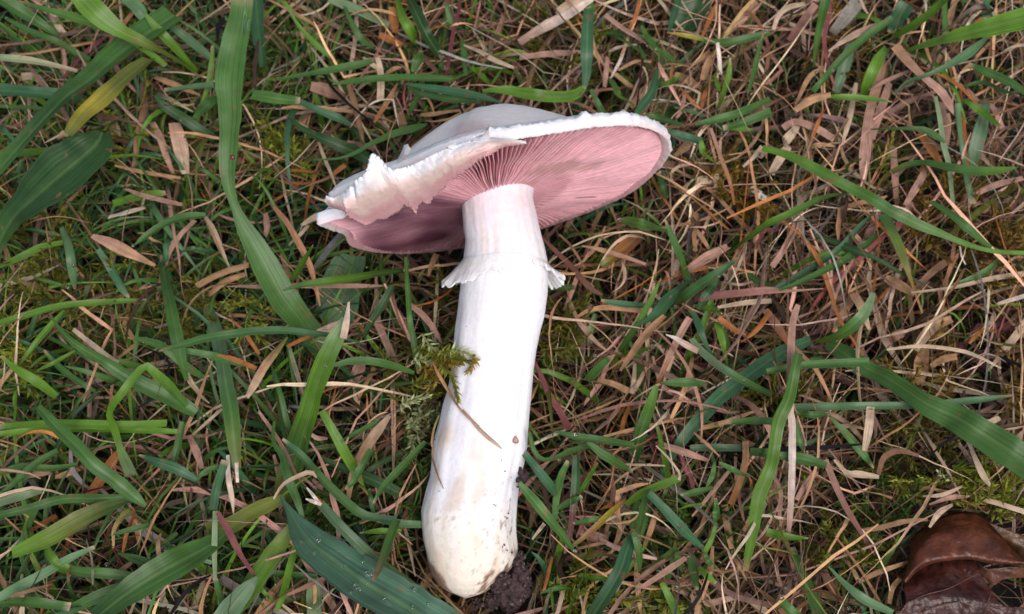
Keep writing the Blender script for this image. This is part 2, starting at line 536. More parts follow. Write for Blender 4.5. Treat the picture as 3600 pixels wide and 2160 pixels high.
def traced(spec, zs, keys, fold=.35, roll=0.0, K=5, wide=1.0):
    """one blade from a centre line seen in the photo: spec 'A x,y,w x,y,w B x,y,w', zs heights in mm (spread evenly), keys colours along it"""
    pts, t = [], None
    for tok in spec.split():
        if tok.isalpha():
            t = tok
        else:
            x, y, w = (float(v) for v in tok.split(','))
            X, Y = T(t, x, y)
            pts.append((X, Y, w / TS * wide))
    ln = sum(math.dist(a[:2], b[:2]) for a, b in zip(pts, pts[1:]))
    M = int(min(40, max(10, ln / 26)))
    q = spline(pts, M)
    q[:, 2] = np.clip(q[:, 2], 3, None)
    z = np.interp(np.linspace(0, 1, M), np.linspace(0, 1, len(zs)), zs) * .001
    # smooth the height profile
    for _ in range(4):
        z[1:-1] = (z[:-2] + z[1:-1] * 2 + z[2:]) / 4
    z = z + np.array([mn.noise(Vector((i * .35, ln, 4))) for i in range(M)]) * .0012 * (np.linspace(0, 1, M) > .05)
    P = np.array([W(a, b, h) for (a, b, _), h in zip(q, z)])
    dist = np.linalg.norm(P - CP, axis=1)
    wd = q[:, 2] / FPX * dist
    wd = wd * (1 + np.array([mn.noise(Vector((i * .6, fold * 9 + ln, 0))) + .8 * mn.noise(Vector((i * 1.7, ln, 7))) for i in range(M)]) * .08)
    tl = np.linspace(0, 1, M)
    rl = roll + .18 * np.sin(tl * 5 + ln)
    S, Nn = frames(P[None], rl[None])
    cols = np.array([PAL[k] for k in keys])
    j = 1 + random.gauss(0, .08)
    cc = np.stack([np.interp(tl, np.linspace(0, 1, len(cols)), cols[:, k]) for k in range(3)], -1) * j
    if keys[0] in ('green', 'bright', 'blue', 'dark', 'bluepale') and random.random() < .45:
        tip = np.clip(1 - tl / .055, 0, 1) if wd[0] < wd[-1] else np.clip(1 - (1 - tl) / .055, 0, 1)
        cc = cc * (1 - tip[:, None]) + np.array(PAL[random.choice(['straw', 'tan'])]) * tip[:, None]
    V, F, C, B = blade_arrays(P[None], wd[None], S, Nn, np.array([fold]), cc[None], np.array([random.random()]), K)
    return V, F, C, B

# ------------------------------------------------------------------ blades that can be told apart in the photo
# colours along the blade | heights in mm along it | centre line and width | label
GREEN_BLADES = '''
green,green,green|46,44,40,34,26,14|A 1760,-90,150 1745,120,155 1700,330,185 1665,560,200 1665,700,180 1672,850,160 1660,1050,135 1650,1250,112 1672,1400,75 F 265,20,60 320,150,110 420,330,170 540,560,205 620,700,210 740,850,200 840,1000,190 900,1130,150|tall broad green blade twisting down past the cap's torn edge, a red speck on it
bright,bright,olive,bright|48,44,36,20|A 560,-60,150 700,90,150 850,210,110 1030,300,70 1200,390,55 1330,470,45 1450,560,25|bright yellow-green folded blade crossing the broad dark blade at the upper left
green,dark,green,green|40,40,36,30|A -60,1280,110 120,1080,115 300,880,130 480,700,165 650,580,200 800,450,235 950,330,250 1100,220,230 1260,110,190|very broad dark green blade running up to the right behind the bright folded one
olive,yellow,olive,olive|46,43,38|A 500,980,80 600,850,120 740,730,155 880,600,155 1000,500,150 1090,430,110|yellowing blade with a brown stripe and a frayed pale tip
dark,dark,dark,green|42,44,40,36|A 745,960,90 700,1040,260 600,1130,340 430,1270,390 250,1430,330 E 100,90,230 0,260,150 -80,420,60|widest dark green leaf blade with a rounded end below the yellowing blade
blue|28,30,24|A -40,655,90 200,670,95 440,695,90 590,720,40|flat blue-green blade entering from the photo's left edge under the yellowing blade
green|22,24|A -30,770,25 200,780,32 420,800,20|
bright|26,28,22|A -20,1130,60 200,1110,60 420,1090,45|
green,bright|36,38,34|A 130,10,20 300,60,40 500,120,60 700,180,60 900,260,60 1050,360,50 1200,480,40|
green|26,20|A -20,-20,90 150,80,90 320,190,60 420,260,30|
green|24,26,18|A 50,140,22 200,220,40 400,300,50 650,440,40|
bright|34,30,20|A 1050,100,20 1130,200,60 1230,310,70 1330,420,50 1430,520,30|short bright blade crossing just right of the bright folded blade
bluepale|26,24|A 1100,90,50 1230,180,50 1380,300,60 1500,400,50 1560,440,30|
bluepale|24,22|A 900,-20,90 1000,60,90 1080,180,50|
pale,straw|30,26|A -20,420,50 200,440,50 400,480,40 560,520,30|
bluepale|26|A 1190,660,40 1350,640,50 1550,620,60|
bright|26,18|A 1540,330,20 1530,500,40 1500,650,35 1440,850,30 1400,1000,30|
green|26,22|A 1400,860,20 1480,780,70 1570,710,70|
dark|24,20|A 1120,690,20 1200,780,60 1300,840,70 1420,920,70 1560,1010,50|
bright|18,20|A 820,1480,60 960,1440,70 1100,1410,60 1200,1400,30|
green|30,33,30,24|B 555,612,12 700,590,45 900,570,62 1100,565,66 1300,570,60 1430,575,40|long flat green blade pointing left above the mushroom cap
blue|33,36,34|B 1085,610,20 1250,640,60 1450,670,70 1650,710,60 1800,755,15|blue-green blade whose right tip touches the top of the cap
green|28,30|B 1100,630,20 1200,680,42 1400,720,50 1600,730,40|
bright,bright|36,38,34|B 1640,660,20 C -60,655,70 100,680,85 300,705,85 450,695,80 515,640,50|bright green blade lying level along the crown of the cap
blue|34,36,34,28|C 555,70,70 545,250,85 540,420,85 535,560,60 515,670,20|upright blue-green blade standing over the end of the bright level one
dark|28,30,24|B 235,855,10 330,930,40 470,1000,65 620,1060,85 760,1120,90 850,1180,50|dark green blade slanting down to the white torn tip of the cap
green|30,30,24|B 420,1160,15 600,1150,20 720,1110,30 820,1050,35 1000,970,50 1150,930,55 1240,900,15|thin green blade curving up towards the cap's upper left flank
green|28,26|B 160,580,30 350,545,45 550,510,60 750,470,60 860,440,40|
bright|32,22|B 210,10,15 270,130,25 350,240,35 450,340,45 540,420,20|
blue|34,26,18|B 0,-40,100 10,100,95 20,250,90 40,400,70 50,490,40|blue-green blade close along the right side of the tall broad blade
dark|16,28|B 340,490,80 350,380,50 365,270,15|
green|22,26,20|B 640,20,20 660,100,30 700,180,40 760,280,45 850,350,30|
bright|22,30,20|B 1020,-10,30 1060,120,60 1130,250,80 1165,340,40|bright blade rooted in the tuft above the left part of the cap
dark|26,30,22|B 1110,-10,60 1180,140,90 1250,280,80 1330,400,60|dark green blade next to the bright one in the tuft above the cap
green|26,22|B 1380,30,30 1410,160,40 1440,250,20|
pale|22,24|B 530,-10,60 700,60,70 850,130,70 960,190,40|pale green blade slanting down at the top right of the tall broad blade
green|24,26|B -30,690,80 150,715,80 320,735,50|
blue|26,20|B 320,740,50 450,800,55 600,860,60 690,905,20|
green|20,28|B 1080,900,30 1130,780,38 1195,680,40|
green|26|B 1140,520,40 1170,440,70 1200,370,30|
green|18,26|B 1310,610,30 1340,500,45 1360,430,15|
green|20,24|B 1490,290,20 1510,400,50 1520,550,25|
bright|24,16|B 1560,490,30 1640,560,50 1700,620,30|
green|16,28|C 1100,500,40 1060,400,80 990,290,65 935,190,30|
green|16,26|C 1020,530,30 960,430,45 920,335,20|
green|22,28|C 1180,450,40 1120,410,60 1040,355,25|
blue|32,30,22|C 870,870,20 930,780,60 1000,690,65 1040,590,60 1055,500,30|blue-green blade leaning down to the back of the cap's rim
bright|24,28|C 1080,620,30 1170,590,45 1230,538,12|
green,bright|26,32,24|C 710,575,30 755,645,45 770,690,50 830,730,50 885,765,15|small kinked bright blade above the cap's right shoulder
green|28,26|C 570,650,30 620,750,45 670,840,50 720,890,20|
blue|30,24|C 1130,245,15 1170,120,50 1210,-30,50|
dark|18,20|C 1220,260,140 1290,100,200 1345,-40,220|broad dark blade far down in the turf at the top of the photo
green|26,30|C 910,850,20 1000,850,50 1100,870,50 1230,910,30|
blue|30,26|C 1060,940,25 1200,980,65 1380,1030,60|blue-green blade pointing at the cap's right tip
bright|30,28,22|C 1370,1020,30 1380,1100,55 1420,1150,50 1470,1180,20|small bright curled blade right of the cap's tip
bright|34,30,18|C 1580,420,10 1570,540,45 1540,650,35 1500,770,25 1450,850,15|slender upright bright blade with a drop on its tip, above and right of the cap
bright|26,20|C 1470,550,20 1490,620,35 1520,690,15|
green|34,22|C 1822,240,12 1780,400,32 1750,550,35 1710,680,20|
green|30,32,26|C 1330,905,25 1480,870,60 1650,820,60 1870,720,40|
green|28,32|C 1530,930,40 1700,880,60 1880,812,75|
bright|26|C 1520,940,25 1620,930,45 1740,940,15|
green|26,30|C 1370,290,30 1550,310,55 1700,280,55 1870,240,45|
rust,yellow,olive|30,28|C 1120,240,15 1250,260,35 1390,290,40|
bluepale|22|C 1180,780,15 1260,800,35 1390,840,30|
green|14,28|C 1240,1480,30 1290,1380,50 1342,1285,12|
dark|24,18|C 1060,1250,40 1090,1350,60 1120,1440,40|
bright,bright|26,34,38,42|D 990,372,30 1200,310,80 1450,240,112 1650,190,140 1930,120,165|broad bright green blade coming in from the photo's top right edge
bright|18,30,38|D 850,300,20 1000,220,60 1150,120,65 1310,-20,45|bright narrower blade just above the broad bright one
bluepale|26,34,34,30|D 920,690,10 1000,600,25 1150,550,32 1300,480,45 1450,390,65 1590,270,20|pale blue-green blade arching below the broad bright one
green|38,30,20|D 425,-30,70 380,150,60 350,300,45 330,490,15|
bright|20,28,24|D 690,690,50 730,580,75 790,450,75 855,350,40|shiny wet bright blade amid the pink straw at the upper right
bright|28,30,26|D 430,705,30 550,705,45 750,720,40 900,742,12|
bright,green,bright|30,34,36,32,26|D -40,1075,45 150,1130,62 350,1230,80 550,1340,82 750,1440,80 H 900,50,75 1080,140,75 1250,210,50 1450,290,35 1650,340,30 1880,352,30|long bright blade running from beside the cap's tip to the photo's right edge
bright,bright,green|18,30,36,34,26|G 1550,380,18 1680,270,48 1800,180,52 H 0,140,56 120,85,60 240,30,56 D 380,1440,42 520,1412,36 620,1418,15|narrow bright blade curving up in an arch below the long bright one
green|28,32,28|D 740,940,12 850,935,25 1000,935,30 1120,940,45 1200,980,60 1285,1035,15|
rust,green,green,bright|16,28,34,30|D 760,1440,10 820,1310,20 900,1250,38 1020,1195,50 1150,1185,60 1300,1215,80 1500,1245,80 1700,1235,50 1800,1215,8|bent level green blade with a rusty stalk near the upper right
pale|26,24|D 1210,700,30 1240,850,35 1270,1050,40 1310,1200,35 1340,1480,25|
bluepale|26,22|D 1370,750,50 1385,950,40 1430,1250,40 1480,1480,50|
greygreen|20,24,18|D 1585,730,50 1550,900,90 1500,1100,90 1490,1200,50|
green|30,22|D 1270,-20,50 1280,150,45 1290,250,40|
blue|26,20|D 1010,30,110 930,150,100 885,240,40|
blue|30,22|D 1615,-30,90 1580,130,80|
greygreen|18,22|D 490,670,60 550,480,90 605,320,60|
bright|20,28|D 540,1260,30 590,1200,50 680,1150,12|
green|26,30|D 470,500,35 330,660,45 380,600,40 560,400,50 720,260,55 900,130,40|
green|24,30|D 1420,630,20 1550,600,30 1700,660,30 1820,700,15|
green|30,34|D 1450,470,30 1600,530,60 1750,600,55 1870,680,45|
bright|24,28|D 1420,720,30 1560,820,50 1680,920,30|
green|20,32|H 870,145,10 780,230,40 670,320,55 540,410,52 380,490,50 220,570,40 80,620,25|straight green blade pointing up right in the middle of the right half
blue|26,24,20|H 770,55,12 650,170,35 540,300,45 380,420,45 200,530,50 60,610,40|
dark|22,26,22|H 340,220,30 480,270,45 650,340,55 780,390,35 950,490,30 1195,608,12|dark thin blade slanting down right behind the straight green one
green|26,22|H 1700,360,12 1600,470,45 1450,550,45 1290,602,20|
green|30,34,26|H 1180,-20,50 1350,90,65 1480,200,60 1600,300,35 1700,342,12|green blade crossing the long bright one near the photo's right edge
green,olive,rust|26,28,18|H 830,70,80 900,200,75 960,330,75 1010,470,40 1040,560,25 1120,790,12|green blade fading into a rusty thread in the right half
bright,green,pale|22,32,36,34|H 365,990,40 500,955,65 620,870,85 710,770,75 765,640,30|folded green blade with a split pale tip, right of the stem
green,green,green|20,26,34,38,40|H 430,1010,60 520,1060,120 700,1180,112 850,1250,120 1000,1350,132 1150,1450,145 L 1350,60,180 1500,150,200 1700,280,225 1920,420,235|broad glossy green blade slanting to the photo's lower right edge
green|32,34|H -10,1210,40 230,1170,60 450,1160,72 735,1142,60|level green blade with a square-cut end, just above the broad glossy one
green,bright,bright|38,38,34,22|H 220,1075,60 190,1200,82 150,1400,92 L 70,100,100 20,400,92 K 1790,620,100 1750,850,80 1690,1170,40|long upright bright blade standing beside the white upright straw
bluepale|22,28,30,32|H 100,1470,50 600,1462,55 1150,1455,55 1500,1420,50 1775,1384,15|pale blue-green level blade passing under the broad glossy one
blue,blue,blue|18,22,26,22,14|H 310,980,60 150,1050,100 0,1140,112 G 1700,1250,112 1500,1400,112 K 1350,80,100 1250,200,82 1150,350,50 1050,520,30|bluish dark blade sloping down left behind the dew-covered pale blade
pale,greygreen,green,green|34,36,34,28|G 1300,970,40 1350,1040,55 1500,1170,62 1700,1290,66 1880,1380,60|grey-green folded blade beaded with dew, its dead tip white
green|38,34,22|G 1108,108,10 1160,230,45 1220,380,60 1278,550,50|sharp upright blade of the star-shaped tuft right of the ring
blue,green|40,36,24|G 1642,383,12 1500,490,62 1350,590,76 1220,690,80 1180,710,40|broadest blade of the star-shaped tuft, pointing up right
dark|34,28|G 1502,520,12 1450,600,55 1390,680,60 1350,760,25|
blue,blue|24,30,26|G 1290,550,40 1180,640,80 1120,710,110 1050,790,80 960,850,40 815,910,12|
blue|28,24|G 645,695,20 760,715,45 900,730,46 1090,735,30|blade of the star-shaped tuft reaching left towards the stem
bright,green|34,28,18|G 1080,533,8 1030,640,35 980,740,45 920,850,42 850,960,50 780,1065,40|
bright|20,26|G 1310,740,20 1350,738,42 1440,760,50 1515,790,20|
blue|26,28,20|G 1310,770,30 1350,870,55 1400,1000,35 1475,1135,12|
bright|22,24,16|G 1480,850,40 1520,980,60 1562,1185,20|
green|26,30,18|G 785,108,15 830,115,60 900,132,80 1020,162,75 1130,198,25|short blade with a drop on its rounded tip below the cap's gills
green|18,26|G 545,1275,60 620,1190,65 715,1100,35|
bright|18,28|G 740,1110,20 860,1080,45 1005,1040,20|
green,pale,tan|22,16|G 605,790,30 575,900,50 560,1000,25 555,1100,10|
green|28,30|G 1068,1294,10 1180,1290,58 1300,1290,65 1410,1305,35|
olive,rust,brown|24,24,18|G 650,445,40 760,360,90 880,260,90 940,190,25|olive and rust dying blade below the gills
green|14,24|G 1045,570,12 1010,470,25 975,400,12|
green|20,24|G 250,600,50 350,600,50 460,600,30|
green|20,26|G 1660,480,40 1770,550,55 1880,610,50|
green|34,36,30|K 303,158,10 450,195,50 620,220,62 750,240,60 885,262,40|green blade with two drops near its tip, right of the lower stem
green|28,30|K 410,225,12 550,265,40 710,312,30|
green|34,32,24|K 548,235,30 650,320,62 780,400,65 875,455,25|
dark,green,bright|16,24,30,34|K 870,390,80 920,200,88 960,80,88 G 1000,1460,80 1045,1310,40|stout upright blade, reddish towards its top, amid the lower right tufts
bright|24,32,34|K 825,692,30 920,620,60 1050,560,62 1215,498,50|bright blade ending in a bent straw thread
blue|34,32,24|K 988,608,60 1100,720,72 1200,830,76 1300,930,60 1392,1012,20|green blade with a drop halfway, slanting down right under the bright one
green|36,36,32,24|K 50,530,35 150,650,76 270,800,76 380,930,56 466,1055,12|flat green blade slanting down right away from the soil crumb on the stem
blue|30,30,22|K 92,320,50 200,460,66 280,560,66 335,655,15|blade leaning from the stem edge, just above the soil crumb
green|34,28,26|K 125,160,25 160,300,36 220,365,38 320,350,32 430,300,50 540,275,25|hooked green blade curling away from the stem's right edge
green|20,30|K 310,800,40 320,650,52 350,500,60 405,370,25|
dark,dark,red,red|28,24,18|K 465,330,50 465,500,66 450,650,60 440,750,48 420,900,42 382,1045,20|dark upright blade turning into a red stalk, right of the soil crumb
bright|18,30|K 475,625,20 540,530,42 622,385,15|
green|22,26|K 335,722,30 420,670,52 510,635,20|
green|28|K 440,830,18 520,815,40 645,788,35|
olive,rust,yellow,rust|26,28,22|K 435,992,25 600,860,45 700,760,42 825,655,30|rusty yellow thin blade crossing the lower right tufts
blue,blue,dark|26,30,30,26|K 885,870,40 830,1030,92 780,1180,102 680,1350,102 570,1520,100|drooping bluish wet blade at the photo's bottom, right of the bulb
green|32,30,22|K 875,890,30 910,980,56 925,1100,40 920,1185,12|
green|24,30|K 965,600,40 940,760,50 905,930,30|
green|24,20|K 870,870,40 890,760,50 920,610,30|
green|28,30|K 1222,620,12 1330,600,52 1458,568,25|
green|26,24|K 1470,380,20 1450,480,40 1410,562,12|
green|26,22|K 1475,640,20 1480,750,50 1470,822,20|
green|30,28|K 1500,388,25 1600,440,46 1712,486,12|
olive,green|16,26|K 912,1212,15 1050,1120,45 1205,1005,50|
green|26,20|K 1180,1040,40 1210,1120,46 1238,1175,15|
green|22,26|K 1290,1060,55 1320,1200,62 1342,1305,20|
bright|28|K 1350,1145,25 1410,1200,52 1478,1258,20|
bright|26,22|K 1085,1255,35 1150,1380,56 1205,1500,60|bright short blade at the photo's bottom edge right of the drooping bluish one
green|24,20|K 1390,1040,25 1430,1110,40 1482,1162,15|
greygreen|22,24|K 1290,280,40 1450,280,60 1690,280,45|
green|30,32|K 1555,95,25 1700,85,50 1855,85,52 L 100,92,30|
green|28,30|K 1725,305,55 1860,322,80|
bright|20,26|K 490,1200,30 600,1225,40 720,1215,25|
green|24,26,20|K 210,1330,15 330,1295,35 430,1300,20|
bright|22,26|K 1390,1040,40 1440,950,40 1480,820,20|
bluepale|28,30,26|L 438,1138,12 560,1270,45 700,1380,70 905,1472,35|pale green blade left of the brown leaf, tip to the upper left
green|18,24|L 178,1000,35 230,1150,60 300,1300,76 370,1500,80|green blade rising from the bottom edge left of the brown leaf
green|28,20|L 450,60,18 560,170,50 680,310,56 765,425,12|
green|32,34|L 65,330,50 250,360,82 425,408,45|short level blade across the foot of the white upright straw
green|30,26|L 208,90,25 220,200,56 256,308,15|
bright|28|L -10,890,60 130,925,56 292,936,12|
green|28,24|L 75,1380,45 130,1430,70 220,1510,75|
green|30|L 205,30,35 330,40,50 442,30,20|
dark,green,green|20,30,34,26|E 1168,368,12 1190,500,60 1230,700,80 1270,900,90 1300,1050,82 1352,1275,30|dark upright blade crossed by a long thin one, in the left middle
green,green,green|32,34,30,24|E 362,800,10 450,920,30 560,1020,52 750,1130,72 900,1230,92 1050,1310,110 1250,1410,112 1420,1510,80|long blade slanting down right through the left middle, under a hooked blade
green|30,32,24|E 925,964,10 1050,985,46 1180,1030,60 1300,1130,60 1420,1220,50 1505,1262,15|
green,blue|34,40,42,38,30|E 1150,1062,10 1300,1020,45 1500,965,56 1700,935,60 F 412,915,58 600,910,56 760,925,50 970,950,30 1205,1012,12|long thin blade arching level across the dark broad blade left of the stem
green|26,24|E 1290,1048,35 1450,1075,46 1600,1110,60 1760,1162,35|
green,bright,dark|36,38,34,26|F 603,622,12 750,580,42 900,560,65 1100,535,70 1300,500,60 1480,478,35|level green blade resting against the broad twisted blade below the torn cap
bright|20,36|F 650,585,28 720,480,60 790,370,62 828,292,12|short bright blade sticking up beside the broad twisted blade
olive,green,bright,bright,pale|14,22,32,40,44|J 400,640,150 455,480,190 520,260,195 575,90,185 F 820,1430,165 850,1320,160 915,1150,152 980,1000,132 1040,890,95 1062,820,50|stout bright blade standing left of the stem, its tip ragged and dead
green|38,38,30|F 955,1172,20 1100,1135,56 1250,1135,58 1400,1165,55 1560,1220,25|green blade arching from the stout bright one towards the stem
green|30,30,24|F 1500,380,28 1515,650,38 1530,850,38 1560,1020,44 1592,1225,25|
dark|20,24|F 1190,965,35 1250,850,50 1330,720,62 1400,590,45|
greygreen|10,12,10|F 1110,370,200 1060,540,300 1015,740,320 1000,880,180|broad pale blade deep in the turf under the broken cap
greygreen,greygreen,green,olive|18,24,28,26|F 60,740,80 130,920,100 170,1100,102 200,1300,110 232,1484,112 I 1700,260,92 1722,430,50|upright grey-green blade with a shredded white tip, left of the stout bright blade
bright|24|E -20,455,30 150,380,50 300,310,52 455,276,35|
bluepale|26,30,22|E 448,165,35 500,300,60 530,500,62 546,615,25|pale blade strung with dew drops at the far left
blue|26,22|E 708,325,35 790,440,56 880,600,52 935,675,20|
green|28,30|E 978,292,12 1060,230,52 1200,140,60 1350,90,62 1490,78,35|blade with a drop on its lower left tip, left of the broad twisted blade
bright|24,28,22|E -20,862,40 200,800,50 450,735,52 800,705,46 1060,690,15|long thin level blade at the far left middle
bright|24,22|E 148,1155,12 250,1020,42 370,880,50 465,765,15|
bright|30,30,24|E 8,1095,15 120,1190,52 250,1270,66 410,1390,45|bright short blade slanting down right at the photo's left edge
bright|24|E 265,1205,12 400,1140,30 545,1058,15|
pale,bright,bright,bright,green|20,30,42,40,28|I 960,480,80 910,370,82 870,270,50 830,130,58 800,10,60 E 900,1350,62 1000,1220,60 1060,1170,58 1130,1230,66 1230,1320,72 1350,1460,45|bright blade folded over like a hook in the lower left
green|22|E 245,528,18 400,570,26 485,602,15|
green|22,20|E 318,1055,15 400,1150,40 550,1270,42 690,1355,25|
green,green|36,38,32|I 275,-20,45 420,140,80 560,270,90 680,400,100 820,500,102 950,610,92 1055,700,30|broad blade slanting down right across the lower left tangle
bright|26,28,24|I -20,130,50 300,105,60 600,110,70 900,115,60 1210,100,55|
bright|24,24|I -20,180,40 250,155,50 600,140,60 1000,150,50 1285,162,35|
green|26,30|I -20,770,50 200,720,56 450,650,62 700,645,60 925,630,25|
green|22|I 98,1062,25 170,930,40 262,728,35|
bright,olive,dark|28,32,28|I 90,1045,70 350,930,122 600,790,132 800,700,102 990,635,40|broad olive blade sloping up right in the lower left tangle
bluepale|24,28|I -20,1390,85 150,1280,72 350,1170,60 500,1080,50 685,998,25|
dark,green,green|30,34,32,26|I 680,1520,120 900,1350,172 1150,1190,212 1350,1080,212 1530,980,145 1640,900,80|very broad shaded blade at the bottom left, sloping up to the right
olive,bright,olive|20,26,26|J -70,1560,150 100,1400,162 230,1200,152 380,980,122 475,825,50|yellow-green broad blade behind the tip of the broad dew-covered one
olive|18,24|J -150,890,130 20,850,130 200,740,118 330,680,100 412,640,55|
blue|26|I 1008,330,12 1130,380,62 1280,430,72 1425,512,35|
green|24|I 1428,512,18 1500,440,36 1625,408,28|
green|24,18|I 1330,90,55 1290,260,52 1250,400,42 1228,515,12|
blue|22,28|I 1545,725,60 1570,560,62 1635,370,55|
pale|26,30|I 1560,1230,28 1555,1000,40 1560,735,35|
green|26,20|I 1560,1220,35 1600,1350,50 1650,1510,50|
green|24|I 328,1015,15 380,1120,62 550,1170,62 800,1190,72 1045,1212,35|
green|26|I 855,1043,15 1000,1090,60 1205,1150,35|
bluepale|28|I 1188,1003,12 1350,1050,40 1535,1112,28|
green|26|I 1098,1036,15 1200,960,36 1285,895,25|
green|24|I 788,912,12 950,870,40 1120,828,28|
green|26|I -20,1400,70 250,1400,72 510,1432,55|
green|24|I 410,1500,60 700,1360,82 900,1290,82 1050,1238,40|
pale|22|I -20,682,60 150,630,60 305,588,35|
bright|28|I 345,960,15 360,1040,50 420,1120,60 500,1150,40|
green|24|I -20,640,30 120,520,45 260,390,50 420,300,40|
green|22|I -20,470,40 160,420,60 380,430,50 560,400,30|
greygreen|30,28|J 215,1215,25 130,1310,112 20,1450,150 -60,1560,150|
glauc,glauc,glauc,glauc|28,34,38,40,40|J 382,632,12 450,740,62 520,860,152 610,980,240 725,1070,285 1015,1275,320 1300,1440,335 1620,1640,335|broad blue-green blade scattered with water drops, at the bottom edge left of the bulb
greygreen,greygreen,olive|40,40,34,28|J 668,680,66 800,830,76 950,980,80 1100,1110,76 1370,1290,40|stiff grey-green blade cut off at a splintered end, above the broad dew-covered blade
blue,green,green,blue|34,32,30,28|J 398,215,20 520,320,60 620,430,62 740,560,66 880,690,72 1000,770,62 1225,802,50|bluish blade slanting down right below the stout bright one
green,green,brown|34,40,44|J 1225,800,60 1170,950,66 1120,1100,60 1055,1240,25|bent dark blade with a brown tip folded down over the broad dew-covered blade
bright|36,34,24|J 680,10,50 760,150,66 860,330,76 930,450,62 988,553,10|bright blade crossing the broad tan straw left of the lower stem
green|26,30|J 825,235,25 940,170,40 1085,88,35|
dark|24,24|J 648,330,12 780,400,52 900,450,62 1050,510,82 1260,615,75|
green|34|J 858,580,20 930,490,56 1045,290,45|
green|36,32|J 1058,682,18 1130,560,42 1250,430,56 1435,235,35|blade slanting up to the stem's left edge from below
green|26|J 1028,575,15 1040,660,36 1062,765,25|
green,green|28,32,30|J 340,85,18 330,230,36 400,340,50 440,500,60 500,650,52 548,795,25|wavy green blade left of the bent pale curl
bright|26|J 958,896,12 1100,880,40 1260,880,25|
bright|20,24|J 505,970,55 450,1150,52 400,1350,50 355,1460,25|
green|20|J 175,1178,25 400,1195,50 650,1212,35|
pale|18,20|J 620,1220,70 630,1350,110 632,1520,110|
bluepale|26|J 1090,800,45 1250,830,60 1410,835,50|
'''
